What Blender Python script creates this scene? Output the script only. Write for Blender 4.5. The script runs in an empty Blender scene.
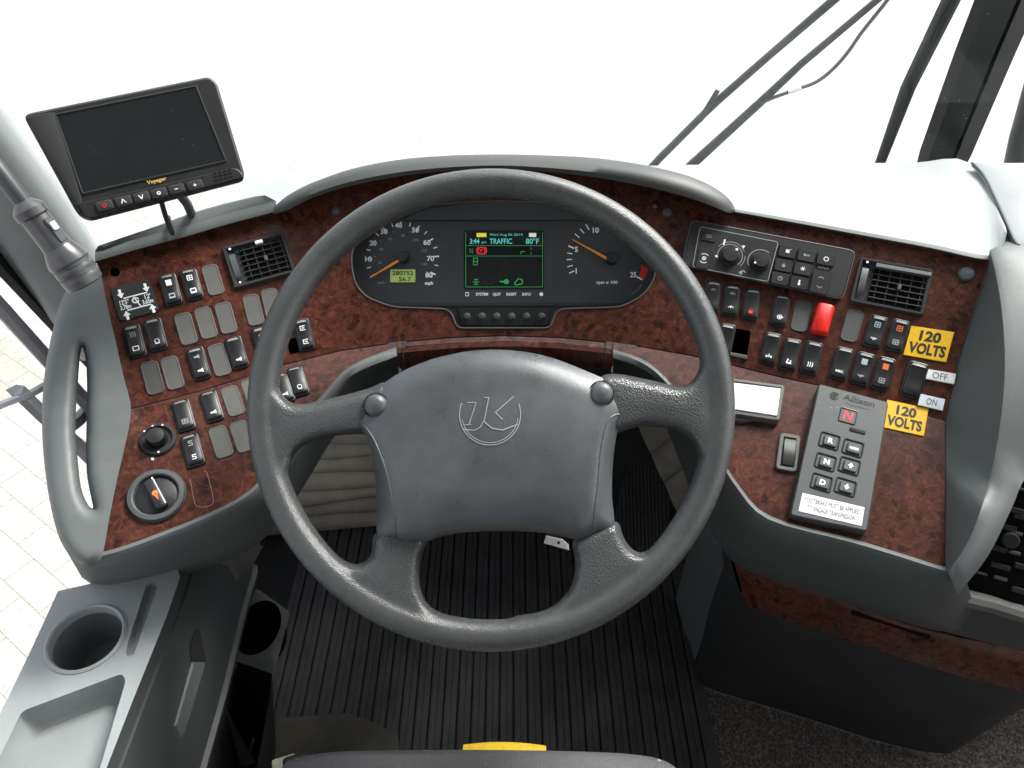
import bpy, bmesh, math, random
from mathutils import Vector, Matrix, geometry

random.seed(7)
SC = bpy.context.scene
COL = SC.collection

# ------------------------------------------------------------------ camera maths
FPX, PITCH, CAMZ = 760.0, math.radians(42.0), 1.35
CP, SP = math.cos(PITCH), math.sin(PITCH)
CAM = Vector((0, 0, CAMZ))


def ray(px, py):
    u, v = px - 512.0, 384.0 - py
    return Vector((u, FPX * CP + v * SP, -FPX * SP + v * CP)) / FPX


def project(p):
    d = p - CAM
    dep = d.y * CP - d.z * SP
    up = d.y * SP + d.z * CP
    return (512 + FPX * d.x / dep, 384 - FPX * up / dep)


def atz(px, py, z):
    d = ray(px, py)
    return CAM + d * ((z - CAMZ) / d.z)


def aty(px, py, y):
    d = ray(px, py)
    return CAM + d * (y / d.y)


def atx(px, py, x):
    d = ray(px, py)
    return CAM + d * (x / d.x)


def mpp(p):
    d = p - CAM
    return (d.y * CP - d.z * SP) / FPX


class Frame:
    def __init__(s, o, n, ex=None):
        s.o = Vector(o)
        s.n = Vector(n).normalized()
        if ex is None:
            ex = Vector((0, 0, 1)).cross(s.n)
        ex = Vector(ex)
        s.ex = (ex - s.n * ex.dot(s.n)).normalized()
        s.ey = s.n.cross(s.ex)

    def mat(s):
        m = Matrix((s.ex, s.ey, s.n)).transposed().to_4x4()
        m.translation = s.o
        return m

    def w(s, x, y, z=0.0):
        return s.o + s.ex * x + s.ey * y + s.n * z

    def rolled(s, a):
        f = Frame(s.o, s.n, s.ex * math.cos(a) + s.ey * math.sin(a))
        return f

    def hit(s, px, py, off=0.0):
        d = ray(px, py)
        return CAM + d * ((s.o + s.n * off - CAM).dot(s.n) / d.dot(s.n))

    def loc(s, px, py, off=0.0):
        p = s.hit(px, py, off) - s.o
        return (p.dot(s.ex), p.dot(s.ey))

    def locs(s, pts, off=0.0):
        return [s.loc(x, y, off) for x, y in pts]

    def frame(s, px, py, off=0.0):
        return Frame(s.hit(px, py, off), s.n, s.ex)


# ------------------------------------------------------------------ the dashboard's fascia: y = F(x, z), a real bent sheet
ZR = 0.77
RIDGE = [(131, 408), (205, 389), (284, 364), (340, 350), (396, 342), (450, 337), (505, 335), (560, 337), (610, 342),
         (641, 346), (692, 355), (734, 365), (783, 377), (816, 384), (880, 401), (945, 420)]
_tab = [(p.x, p.y) for p in (atz(x, y, ZR) for x, y in RIDGE)]


def _lin(x):
    if x <= _tab[0][0]:
        a, b = _tab[0], _tab[1]
    elif x >= _tab[-1][0]:
        a, b = _tab[-2], _tab[-1]
    else:
        for a, b in zip(_tab, _tab[1:]):
            if x <= b[0]:
                break
    return a[1] + (b[1] - a[1]) * (x - a[0]) / (b[0] - a[0])


_N = 200
_XS = [-1.0 + 0.01 * i for i in range(_N + 1)]
_raw = [_lin(x) for x in _XS]
_sm = []
for i in range(_N + 1):
    s = w = 0.0
    for j in range(-12, 13):
        k = min(max(i + j, 0), _N)
        g = math.exp(-(j / 5.0) ** 2)
        val = _raw[k] if 0 <= i + j <= _N else _lin(-1.0 + 0.01 * (i + j))
        s += val * g
        w += g
    _sm.append(s / w)


def y0(x):
    t = (x + 1.0) / 0.01
    i = min(max(int(math.floor(t)), 0), _N - 1)
    return _sm[i] + (_sm[i + 1] - _sm[i]) * (t - i)


def ku(x):
    t = min(max((abs(x) - 0.16) / 0.2, 0), 1)
    t = t * t * (3 - 2 * t)
    return 1.15 + 0.5 * t


def FA(x, z):
    return y0(x) + (ku(x) if z >= ZR else 3.0) * (z - ZR)


def grad(x, z):
    e = 0.01
    gx = (FA(x + e, z) - FA(x - e, z)) / (2 * e)
    gz = ku(x) if z >= ZR else 3.0
    return gx, gz


class Fascia:
    def hit(s, px, py, off=0.0):
        d = ray(px, py)
        lo, hi = 0.15, 2.2
        for _ in range(34):
            m = (lo + hi) / 2
            p = CAM + d * m
            gx, gz = grad(p.x, p.z)
            if p.y - FA(p.x, p.z) + off * math.sqrt(1 + gx * gx + gz * gz) > 0:
                hi = m
            else:
                lo = m
        return CAM + d * ((lo + hi) / 2)

    def normal(s, p):
        gx, gz = grad(p.x, p.z)
        return Vector((gx, -1, gz)).normalized()

    def frame(s, px, py, off=0.0):
        p = s.hit(px, py, off)
        return Frame(p, s.normal(p))


FAS = Fascia()


def fit(quad, off=0.0):
    """flat frame through four points of the fascia, x axis along the quad's upper edge"""
    P = [FAS.hit(x, y) for x, y in quad]
    n_ = (P[2] - P[0]).cross(P[1] - P[3])
    if n_.dot(CAM - P[0]) < 0:
        n_ = -n_
    n_.normalize()
    c = sum(P, Vector()) / 4
    return Frame(c + n_ * off, n_, (P[1] - P[0]) + (P[2] - P[3]))


# ------------------------------------------------------------------ scene graph helpers
ORG = {}


def thing(name, label, cat, loc=(0, 0, 0), group=None):
    o = bpy.data.objects.new(name, None)
    o.empty_display_size = 0.02
    COL.objects.link(o)
    o.location = loc
    o['label'] = label
    o['category'] = cat
    if group:
        o['group'] = group
    ORG[o] = Vector(loc)
    return o


def tag(o, label=None, cat=None, group=None, kind=None):
    for k, v in (('label', label), ('category', cat), ('group', group), ('kind', kind)):
        if v:
            o[k] = v
    return o


def finish(me, angle=35):
    me.polygons.foreach_set('use_smooth', [True] * len(me.polygons))
    try:
        me.set_sharp_from_angle(angle=math.radians(angle))
    except Exception:
        pass


def mesh_from(bm, name, angle=35, merge=True):
    if merge:
        bmesh.ops.remove_doubles(bm, verts=bm.verts, dist=1e-6)
    bmesh.ops.recalc_face_normals(bm, faces=bm.faces)
    me = bpy.data.meshes.new(name)
    bm.to_mesh(me)
    bm.free()
    finish(me, angle)
    return me


def mk(name, bm, m, parent=None, label=None, angle=35, merge=True, recalc=True):
    """link one bmesh (built in world coordinates) as ONE object under parent"""
    if merge:
        bmesh.ops.remove_doubles(bm, verts=bm.verts, dist=1e-6)
    if recalc:
        bmesh.ops.recalc_face_normals(bm, faces=bm.faces)
    me = bpy.data.meshes.new(name)
    bm.to_mesh(me)
    bm.free()
    finish(me, angle)
    o = bpy.data.objects.new(name, me)
    COL.objects.link(o)
    me.materials.append(m)
    if parent is not None:
        me.transform(Matrix.Translation(-ORG[parent]))
        o.parent = parent
        ORG[o] = ORG[parent]
    else:
        c = Vector((0, 0, 0))
        if len(me.vertices):
            xs = [v.co for v in me.vertices]
            c = Vector(((min(p.x for p in xs) + max(p.x for p in xs)) / 2, (min(p.y for p in xs) + max(p.y for p in xs)) / 2, min(p.z for p in xs)))
        me.transform(Matrix.Translation(-c))
        o.location = c
        ORG[o] = c
    if label:
        o['label'] = label
    return o


def put(name, me, parent, M, label=None):
    """a shared mesh placed by a matrix (world) under parent"""
    o = bpy.data.objects.new(name, me)
    COL.objects.link(o)
    o.parent = parent
    o.matrix_local = Matrix.Translation(-ORG[parent]) @ M
    ORG[o] = None
    if label:
        o['label'] = label
    return o


def put_sub(name, me, parent):
    o = bpy.data.objects.new(name, me)
    COL.objects.link(o)
    o.parent = parent
    return o


# ------------------------------------------------------------------ shape helpers (all add to a bmesh)
def face(bm, vs):
    try:
        return bm.faces.new(vs)
    except ValueError:
        return None


def loft(bm, secs, closed=False, caps=False, loop=False):
    rows = [[bm.verts.new(p) for p in s] for s in secs]
    n = len(rows[0])
    pairs = list(zip(rows, rows[1:]))
    if loop:
        pairs.append((rows[-1], rows[0]))
    for a, b in pairs:
        for i in range(n if closed else n - 1):
            j = (i + 1) % n
            face(bm, (a[i], a[j], b[j], b[i]))
    if caps:
        face(bm, rows[0])
        face(bm, list(reversed(rows[-1])))
    return rows


def tube(bm, pts, rad, seg=12, caps=True, flat=1.0):
    pts = [Vector(p) for p in pts]
    secs = []
    up = None
    for i, p in enumerate(pts):
        a, b = pts[max(i - 1, 0)], pts[min(i + 1, len(pts) - 1)]
        t = (b - a).normalized()
        if up is None:
            up = Vector((0, 0, 1)) if abs(t.z) < 0.9 else Vector((0, 1, 0))
        e1 = t.cross(up).normalized()
        e2 = e1.cross(t).normalized()
        up = e2
        r = rad[i] if isinstance(rad, (list, tuple)) else rad
        secs.append([p + e1 * (r * math.cos(2 * math.pi * k / seg)) + e2 * (r * flat * math.sin(2 * math.pi * k / seg)) for k in range(seg)])
    loft(bm, secs, closed=True, caps=caps)


def smooth(pts, n=6):
    """Catmull-Rom through points (any dimension)"""
    P = [Vector(p) for p in pts]
    out = []
    for i in range(len(P) - 1):
        a, b, c, d = P[max(i - 1, 0)], P[i], P[i + 1], P[min(i + 2, len(P) - 1)]
        for k in range(n):
            t = k / n
            out.append(0.5 * ((2 * b) + (c - a) * t + (2 * a - 5 * b + 4 * c - d) * t * t + (3 * b - a - 3 * c + d) * t ** 3))
    out.append(P[-1])
    return out


def smooth_px(pts, n=5, closed=False):
    if closed:
        k = len(pts)
        big = [Vector(p) for p in (pts[-2:] + pts + pts[:3])]
        out = []
        for i in range(2, k + 2):
            a, b, c, d = big[i - 1], big[i], big[i + 1], big[i + 2]
            for q in range(n):
                t = q / n
                out.append(0.5 * ((2 * b) + (c - a) * t + (2 * a - 5 * b + 4 * c - d) * t * t + (3 * b - a - 3 * c + d) * t ** 3))
        return [(p.x, p.y) for p in out]
    return [(p.x, p.y) for p in smooth(pts, n)]


def rrect(w, h, r, n=4, cx=0, cy=0):
    out = []
    r = min(r, w / 2, h / 2)
    for (sx, sy, a0) in ((1, 1, 0), (-1, 1, 90), (-1, -1, 180), (1, -1, 270)):
        for k in range(n + 1):
            a = math.radians(a0 + 90 * k / n)
            out.append((cx + sx * (w / 2 - r) + r * math.cos(a), cy + sy * (h / 2 - r) + r * math.sin(a)))
    return out


def circ(r, n=24, cx=0, cy=0, rx=1.0, ry=1.0):
    return [(cx + r * rx * math.cos(2 * math.pi * k / n), cy + r * ry * math.sin(2 * math.pi * k / n)) for k in range(n)]


def rpoly(pts, r, n=4):
    """round the corners of a 2D polygon"""
    out = []
    m = len(pts)
    for i in range(m):
        a, b, c = Vector(pts[i - 1]), Vector(pts[i]), Vector(pts[(i + 1) % m])
        u, v = (a - b), (c - b)
        rr = min(r, u.length / 2.01, v.length / 2.01)
        p, q = b + u.normalized() * rr, b + v.normalized() * rr
        for k in range(n + 1):
            t = k / n
            w = p * (1 - t) ** 2 + b * 2 * t * (1 - t) + q * t * t
            out.append((w.x, w.y))
    return out


def area2(p):
    return sum(p[i - 1][0] * p[i][1] - p[i][0] * p[i - 1][1] for i in range(len(p))) / 2


def inset(pts, d):
    if d == 0:
        return pts
    sgn = 1 if area2(pts) > 0 else -1
    out = []
    m = len(pts)
    for i in range(m):
        a, b, c = Vector(pts[i - 1]), Vector(pts[i]), Vector(pts[(i + 1) % m])
        e1, e2 = (b - a), (c - b)
        if e1.length < 1e-9:
            e1 = e2
        if e2.length < 1e-9:
            e2 = e1
        n1 = Vector((-e1.y, e1.x)).normalized() * sgn
        n2 = Vector((-e2.y, e2.x)).normalized() * sgn
        nn = (n1 + n2)
        nn = nn.normalized() if nn.length > 1e-6 else n1
        k = d / max(0.4, nn.dot(n1))
        out.append((b.x + nn.x * k, b.y + nn.y * k))
    return out


def slab(bm, fr, outline, rings, cap=True, bottom=True):
    """outline (local metres) lofted through rings of (inset, height) in frame fr, top capped"""
    secs = []
    for d, z in rings:
        q = inset(outline, d)
        secs.append([fr.w(x, y, z) for x, y in q])
    rows = loft(bm, secs, closed=True)
    if cap:
        face(bm, rows[-1])
    if bottom:
        face(bm, list(reversed(rows[0])))


LOCAL = Frame((0, 0, 0), (0, 0, 1), (1, 0, 0))


def lathe(bm, fr, prof, seg=28, cap=True):
    secs = []
    for r, z in prof:
        secs.append([fr.w(r * math.cos(2 * math.pi * k / seg), r * math.sin(2 * math.pi * k / seg), z) for k in range(seg)])
    rows = loft(bm, secs, closed=True)
    if cap:
        face(bm, rows[-1])
        face(bm, list(reversed(rows[0])))


def box(bm, a, b):
    x0, y0_, z0 = a
    x1, y1, z1 = b
    v = [bm.verts.new(p) for p in ((x0, y0_, z0), (x1, y0_, z0), (x1, y1, z0), (x0, y1, z0), (x0, y0_, z1), (x1, y0_, z1), (x1, y1, z1), (x0, y1, z1))]
    for f in ((0, 3, 2, 1), (4, 5, 6, 7), (0, 1, 5, 4), (1, 2, 6, 5), (2, 3, 7, 6), (3, 0, 4, 7)):
        face(bm, [v[i] for i in f])


def inside(pt, poly):
    x, y = pt
    c = False
    n = len(poly)
    j = n - 1
    for i in range(n):
        xi, yi = poly[i]
        xj, yj = poly[j]
        if (yi > y) != (yj > y) and x < (xj - xi) * (y - yi) / (yj - yi) + xi:
            c = not c
        j = i
    return c


def dseg(p, a, b):
    ax, ay = a
    bx, by = b
    dx, dy = bx - ax, by - ay
    L = dx * dx + dy * dy
    t = 0 if L == 0 else max(0, min(1, ((p[0] - ax) * dx + (p[1] - ay) * dy) / L))
    return math.hypot(p[0] - ax - t * dx, p[1] - ay - t * dy)


def densify(poly, step):
    out = []
    for i in range(len(poly)):
        a, b = poly[i], poly[(i + 1) % len(poly)]
        L = math.hypot(b[0] - a[0], b[1] - a[1])
        k = max(1, int(L / step))
        for j in range(k):
            t = j / k
            out.append((a[0] + (b[0] - a[0]) * t, a[1] + (b[1] - a[1]) * t))
    return out


def sheet(bm, outline, conv, holes=(), grid=9.0, thick=0.003, prof=None, edge_step=None, hole_prof=True, keep=None):
    """a surface from a traced outline: conv(x, y, off) gives the point in space; prof(d) raises it with distance d from the edge;
    every rim gets a wall of real thickness"""
    es = edge_step or grid
    loops = [densify(outline, es)] + [densify(h, es) for h in holes]
    pts, edges = [], []
    for lp in loops:
        s = len(pts)
        pts += [Vector(p) for p in lp]
        edges += [(s + i, s + (i + 1) % len(lp)) for i in range(len(lp))]
    nb = len(pts)
    segs = [(lp[i], lp[(i + 1) % len(lp)]) for lp in (loops if hole_prof else loops[:1]) for i in range(len(lp))]
    if keep:
        segs = [s_ for s_ in segs if keep(*s_)]
    allsegs = [(lp[i], lp[(i + 1) % len(lp)]) for lp in loops for i in range(len(lp))]
    xs = [p[0] for p in outline]
    ys = [p[1] for p in outline]
    y = min(ys) + grid * 0.5
    row = 0
    while y < max(ys):
        x = min(xs) + grid * (0.25 if row % 2 else 0.75)
        while x < max(xs):
            if inside((x, y), outline) and not any(inside((x, y), h) for h in holes):
                if min(dseg((x, y), a, b) for a, b in allsegs) > grid * 0.4:
                    pts.append(Vector((x, y)))
            x += grid
        y += grid * 0.87
        row += 1
    V, E, Fc, *_ = geometry.delaunay_2d_cdt(pts, edges, [], 0, 1e-5)
    bv = []
    for p in V:
        off = 0.0
        if prof:
            off = prof(min(dseg((p.x, p.y), a, b) for a, b in segs))
        bv.append(bm.verts.new(conv(p.x, p.y, off)))
    fs = []
    for f in Fc:
        cx = sum(V[i].x for i in f) / len(f)
        cy = sum(V[i].y for i in f) / len(f)
        if inside((cx, cy), outline) and not any(inside((cx, cy), h) for h in holes):
            q = face(bm, [bv[i] for i in f])
            if q:
                fs.append(q)
    if thick:
        bed = [e for e in bm.edges if len(e.link_faces) == 1 and e.link_faces[0] in set(fs)] if len(fs) < 50 else None
        if bed is None:
            sf = set(fs)
            bed = [e for e in bm.edges if len(e.link_faces) == 1 and e.link_faces[0] in sf]
        idx = {v: i for i, v in enumerate(bv)}
        low = {}
        for e in bed:
            for v in e.verts:
                if v not in low:
                    p = V[idx[v]]
                    low[v] = bm.verts.new(conv(p.x, p.y, -thick))
        for e in bed:
            a, b = e.verts
            face(bm, (a, b, low[b], low[a]))
    bm.verts.ensure_lookup_table()
    loose = [v for v in bm.verts if not v.link_faces]
    for v in loose:
        bm.verts.remove(v)


def closed_sheet(bm, outline, conv, grid, prof, thick, edge_step):
    """like sheet(), with a back face too: a watertight solid"""
    t = bmesh.new()
    sheet(t, outline, lambda x, y, o: Vector((x, y, o)), grid=grid, thick=0, prof=prof, edge_step=edge_step)
    up = {v: bm.verts.new(conv(v.co.x, v.co.y, v.co.z)) for v in t.verts}
    dn = {v: bm.verts.new(conv(v.co.x, v.co.y, -thick)) for v in t.verts}
    for f in t.faces:
        face(bm, [up[v] for v in f.verts])
        face(bm, [dn[v] for v in reversed(f.verts)])
    for e in t.edges:
        if len(e.link_faces) == 1:
            a, b = e.verts
            face(bm, (up[a], up[b], dn[b], dn[a]))
    t.free()


def dome(R, H):
    def f(d):
        t = min(d / R, 1.0)
        return H * math.sqrt(max(0, 1 - (1 - t) ** 2))
    return f


# ------------------------------------------------------------------ flat marks: strokes and letters as 2D polygons
def stroke(pts, w, closed=False):
    out = []
    P = [Vector(p) for p in pts]
    if closed:
        P.append(P[0])
    for a, b in zip(P, P[1:]):
        d = b - a
        if d.length < 1e-9:
            continue
        n = Vector((-d.y, d.x)).normalized() * (w / 2)
        e = d.normalized() * (w * 0.25)
        out.append([tuple(a - e + n), tuple(b + e + n), tuple(b + e - n), tuple(a - e - n)])
    return out


def arc(cx, cy, r, a0, a1, n=16):
    return [(cx + r * math.cos(math.radians(a0 + (a1 - a0) * k / n)), cy + r * math.sin(math.radians(a0 + (a1 - a0) * k / n))) for k in range(n + 1)]


_TXT = {}


def letters(s, bold=0.0, spacing=1.0):
    """triangles of a word, cap height 1, width as set; returned with its width"""
    key = (s, bold, spacing)
    if key in _TXT:
        return _TXT[key]
    cu = bpy.data.curves.new('t', 'FONT')
    cu.body = s
    cu.size = 1.0
    cu.offset = bold
    cu.space_character = spacing
    cu.resolution_u = 3
    ob = bpy.data.objects.new('t', cu)
    COL.objects.link(ob)
    dg = bpy.context.evaluated_depsgraph_get()
    me = bpy.data.meshes.new_from_object(ob.evaluated_get(dg))
    polys = [[(me.vertices[i].co.x, me.vertices[i].co.y) for i in p.vertices] for p in me.polygons]
    bpy.data.objects.remove(ob)
    bpy.data.curves.remove(cu)
    bpy.data.meshes.remove(me)
    if polys:
        xs = [q[0] for p in polys for q in p]
        x0, x1 = min(xs), max(xs)
    else:
        x0, x1 = 0, 1
    H = 0.69
    polys = [[((x - x0) / H, y / H) for x, y in p] for p in polys]
    _TXT[key] = (polys, (x1 - x0) / H)
    return _TXT[key]


def word(s, cx, cy, h, right=(1, 0), down=None, width=None, bold=0.0, spacing=1.0, up=None):
    """letters centred at (cx, cy); right is a unit vector, h the cap height; for pixel space y runs down (up=None), for local space pass up"""
    polys, w = letters(s, bold, spacing)
    rx, ry = right
    L = math.hypot(rx, ry)
    rx, ry = rx / L, ry / L
    if up is None:
        upx, upy = (ry, -rx)
    else:
        upx, upy = up
    sx = h if width is None else width / w
    out = []
    for p in polys:
        out.append([(cx + rx * (x - w / 2) * sx + upx * (y - 0.5) * h, cy + ry * (x - w / 2) * sx + upy * (y - 0.5) * h) for x, y in p])
    return out


def lay(bm, polys, conv):
    for p in polys:
        face(bm, [bm.verts.new(conv(x, y)) for x, y in p])


def decal(name, polys, surf, off, m, parent, label=None):
    bm = bmesh.new()
    lay(bm, polys, lambda x, y: surf.hit(x, y, off))
    # keep the marks facing the reader
    o = mk(name, bm, m, parent, label, merge=False, recalc=False)
    return o


# ------------------------------------------------------------------ materials
MATS = {}


def nodes_of(name):
    m = bpy.data.materials.new(name)
    m.use_nodes = True
    nt = m.node_tree
    return m, nt, nt.nodes['Principled BSDF']


def N(nt, t, **kw):
    n = nt.nodes.new(t)
    for k, v in kw.items():
        if k in n.inputs:
            n.inputs[k].default_value = v
        else:
            setattr(n, k, v)
    return n


def L(nt, a, b):
    nt.links.new(a, b)


def ramp(nt, fac, stops):
    r = nt.nodes.new('ShaderNodeValToRGB')
    el = r.color_ramp.elements
    while len(el) < len(stops):
        el.new(0.5)
    for e, (p, c) in zip(el, stops):
        e.position = p
        e.color = (c[0], c[1], c[2], 1) if not isinstance(c, (int, float)) else (c, c, c, 1)
    L(nt, fac, r.inputs['Fac'])
    return r


def plastic(name, col, rough=0.5, grain=900, bump=0.15, vary=0.15, dust=0.0, spec=0.5, metal=0.0, grain_kind='noise', dust_scale=120, coat=0.0, smear=0.0):
    m, nt, b = nodes_of(name)
    tc = N(nt, 'ShaderNodeTexCoord')
    co = tc.outputs['Object']
    n1 = N(nt, 'ShaderNodeTexNoise', Scale=14.0, Detail=5.0, Roughness=0.65)
    L(nt, co, n1.inputs['Vector'])
    lo = tuple(c * (1 - vary) for c in col)
    hi = tuple(min(c * (1 + vary), 1) for c in col)
    r = ramp(nt, n1.outputs['Fac'], [(0.3, lo), (0.7, hi)])
    out = r.outputs['Color']
    if dust > 0:
        v = N(nt, 'ShaderNodeTexVoronoi', Scale=float(dust_scale))
        L(nt, co, v.inputs['Vector'])
        wn = N(nt, 'ShaderNodeTexNoise', Scale=float(dust_scale) * 0.3, Detail=3.0)
        L(nt, co, wn.inputs['Vector'])
        rr = ramp(nt, v.outputs['Distance'], [(0.06, 1.0), (0.13, 0.0)])
        gate = ramp(nt, wn.outputs['Fac'], [(0.56, 0.0), (0.66, 1.0)])
        mu = N(nt, 'ShaderNodeMath', operation='MULTIPLY')
        L(nt, rr.outputs['Color'], mu.inputs[0])
        L(nt, gate.outputs['Color'], mu.inputs[1])
        mu2 = N(nt, 'ShaderNodeMath', operation='MULTIPLY')
        L(nt, mu.outputs[0], mu2.inputs[0])
        mu2.inputs[1].default_value = dust
        mx = N(nt, 'ShaderNodeMix', data_type='RGBA')
        L(nt, mu2.outputs[0], mx.inputs['Factor'])
        L(nt, out, mx.inputs['A'])
        mx.inputs['B'].default_value = (0.45, 0.45, 0.42, 1)
        out = mx.outputs['Result']
    L(nt, out, b.inputs['Base Color'])
    rn = N(nt, 'ShaderNodeTexNoise', Scale=30.0, Detail=6.0, Roughness=0.7)
    L(nt, co, rn.inputs['Vector'])
    rr2 = ramp(nt, rn.outputs['Fac'], [(0.2, max(rough - 0.04 - smear, 0.05)), (0.8, min(rough + 0.04 + smear, 1))])
    L(nt, rr2.outputs['Color'], b.inputs['Roughness'])
    b.inputs['Specular IOR Level'].default_value = spec
    b.inputs['Metallic'].default_value = metal
    b.inputs['Coat Weight'].default_value = coat
    b.inputs['Coat Roughness'].default_value = 0.15
    if bump > 0:
        if grain_kind == 'voronoi':
            g = N(nt, 'ShaderNodeTexVoronoi', Scale=float(grain))
            L(nt, co, g.inputs['Vector'])
            go = g.outputs['Distance']
        else:
            g = N(nt, 'ShaderNodeTexNoise', Scale=float(grain), Detail=3.0)
            L(nt, co, g.inputs['Vector'])
            go = g.outputs['Fac']
        bp = N(nt, 'ShaderNodeBump', Strength=bump, Distance=0.001)
        L(nt, go, bp.inputs['Height'])
        L(nt, bp.outputs['Normal'], b.inputs['Normal'])
    MATS[name] = m
    return m


def paint(name, col, rough=0.5, emit=0.0, spec=0.4):
    m, nt, b = nodes_of(name)
    tc = N(nt, 'ShaderNodeTexCoord')
    n1 = N(nt, 'ShaderNodeTexNoise', Scale=160.0, Detail=4.0)
    L(nt, tc.outputs['Object'], n1.inputs['Vector'])
    r = ramp(nt, n1.outputs['Fac'], [(0.3, tuple(c * 0.88 for c in col)), (0.7, tuple(min(c * 1.08, 1) for c in col))])
    L(nt, r.outputs['Color'], b.inputs['Base Color'])
    b.inputs['Roughness'].default_value = rough
    b.inputs['Specular IOR Level'].default_value = spec
    if emit > 0:
        b.inputs['Emission Color'].default_value = (*col, 1)
        b.inputs['Emission Strength'].default_value = emit
    MATS[name] = m
    return m


def burl(name):
    m, nt, b = nodes_of(name)
    tc = N(nt, 'ShaderNodeTexCoord')
    co = tc.outputs['Object']
    warp = N(nt, 'ShaderNodeTexNoise', Scale=22.0, Detail=4.0, Roughness=0.6)
    L(nt, co, warp.inputs['Vector'])
    sub = N(nt, 'ShaderNodeVectorMath', operation='SUBTRACT')
    L(nt, warp.outputs['Color'], sub.inputs[0])
    sub.inputs[1].default_value = (0.5, 0.5, 0.5)
    scl = N(nt, 'ShaderNodeVectorMath', operation='SCALE')
    L(nt, sub.outputs[0], scl.inputs[0])
    scl.inputs['Scale'].default_value = 0.045
    add = N(nt, 'ShaderNodeVectorMath', operation='ADD')
    L(nt, co, add.inputs[0])
    L(nt, scl.outputs[0], add.inputs[1])
    n1 = N(nt, 'ShaderNodeTexNoise', Scale=135.0, Detail=8.0, Roughness=0.68, Distortion=0.8)
    L(nt, add.outputs[0], n1.inputs['Vector'])
    base = ramp(nt, n1.outputs['Fac'], [(0.3, (0.021, 0.0085, 0.0065)), (0.45, (0.054, 0.0172, 0.0115)), (0.57, (0.092, 0.0282, 0.0168)), (0.74, (0.155, 0.054, 0.029))])
    v = N(nt, 'ShaderNodeTexVoronoi', Scale=62.0)
    L(nt, add.outputs[0], v.inputs['Vector'])
    eyes = ramp(nt, v.outputs['Distance'], [(0.06, 0.18), (0.2, 0.5), (0.27, 0.34), (0.4, 1.0)])
    big = N(nt, 'ShaderNodeTexNoise', Scale=11.0, Detail=3.0)
    L(nt, co, big.inputs['Vector'])
    bigr = ramp(nt, big.outputs['Fac'], [(0.3, 0.72), (0.7, 1.12)])
    # only some of the cells carry an eye
    gate = ramp(nt, v.outputs['Color'], [(0.25, 0.0), (0.42, 0.8)])
    mxe = N(nt, 'ShaderNodeMix', data_type='RGBA')
    L(nt, gate.outputs['Color'], mxe.inputs['Factor'])
    mxe.inputs['A'].default_value = (1, 1, 1, 1)
    L(nt, eyes.outputs['Color'], mxe.inputs['B'])
    m1 = N(nt, 'ShaderNodeMix', data_type='RGBA', blend_type='MULTIPLY')
    m1.inputs['Factor'].default_value = 1
    L(nt, base.outputs['Color'], m1.inputs['A'])
    L(nt, mxe.outputs['Result'], m1.inputs['B'])
    m2 = N(nt, 'ShaderNodeMix', data_type='RGBA', blend_type='MULTIPLY')
    m2.inputs['Factor'].default_value = 1
    L(nt, m1.outputs['Result'], m2.inputs['A'])
    L(nt, bigr.outputs['Color'], m2.inputs['B'])
    L(nt, m2.outputs['Result'], b.inputs['Base Color'])
    b.inputs['Roughness'].default_value = 0.25
    b.inputs['Specular IOR Level'].default_value = 0.4
    g = N(nt, 'ShaderNodeTexNoise', Scale=700.0, Detail=2.0)
    L(nt, co, g.inputs['Vector'])
    bp = N(nt, 'ShaderNodeBump', Strength=0.12, Distance=0.001)
    L(nt, g.outputs['Fac'], bp.inputs['Height'])
    L(nt, bp.outputs['Normal'], b.inputs['Normal'])
    MATS[name] = m
    return m


def clear_glass(name, tint=(0.93, 0.96, 0.95), gl=0.6):
    m = bpy.data.materials.new(name)
    m.use_nodes = True
    nt = m.node_tree
    nt.nodes.remove(nt.nodes['Principled BSDF'])
    out = nt.nodes['Material Output']
    t = N(nt, 'ShaderNodeBsdfTransparent')
    t.inputs['Color'].default_value = (*tint, 1)
    g = N(nt, 'ShaderNodeBsdfGlossy', Roughness=0.03)
    fr = N(nt, 'ShaderNodeFresnel', IOR=1.45)
    mul = N(nt, 'ShaderNodeMath', operation='MULTIPLY')
    L(nt, fr.outputs[0], mul.inputs[0])
    mul.inputs[1].default_value = gl
    mx = N(nt, 'ShaderNodeMixShader')
    L(nt, mul.outputs[0], mx.inputs[0])
    L(nt, t.outputs[0], mx.inputs[1])
    L(nt, g.outputs[0], mx.inputs[2])
    L(nt, mx.outputs[0], out.inputs['Surface'])
    MATS[name] = m
    return m


WOOD = burl('burl_wood_veneer')
GREY = plastic('grey_moulded_plastic', (0.102, 0.112, 0.110), 0.5, 1100, 0.25, 0.1, dust=0.25, dust_scale=150)
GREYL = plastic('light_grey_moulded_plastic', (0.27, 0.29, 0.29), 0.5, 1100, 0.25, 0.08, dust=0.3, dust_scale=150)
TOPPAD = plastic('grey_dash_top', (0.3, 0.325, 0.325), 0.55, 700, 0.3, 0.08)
DGREY = plastic('charcoal_moulded_plastic', (0.06, 0.066, 0.067), 0.5, 1100, 0.25, 0.12, dust=0.25)
BLACK = plastic('black_plastic', (0.013, 0.0135, 0.014), 0.38, 1400, 0.15, 0.15)
MATTE = plastic('matt_black_plastic', (0.026, 0.0265, 0.027), 0.75, 1100, 0.25, 0.2, spec=0.25)
VOID = plastic('unlit_black_cavity', (0.004, 0.004, 0.004), 0.9, 500, 0.0, 0.1, spec=0.1)  # shade of holes and column gap put into colour; also black radio case
PLATE = plastic('grey_blanking_plate', (0.082, 0.08, 0.074), 0.5, 900, 0.35, 0.12)
PLATED = plastic('dark_grey_blanking_plate', (0.05, 0.05, 0.048), 0.55, 900, 0.35, 0.12)
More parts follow.
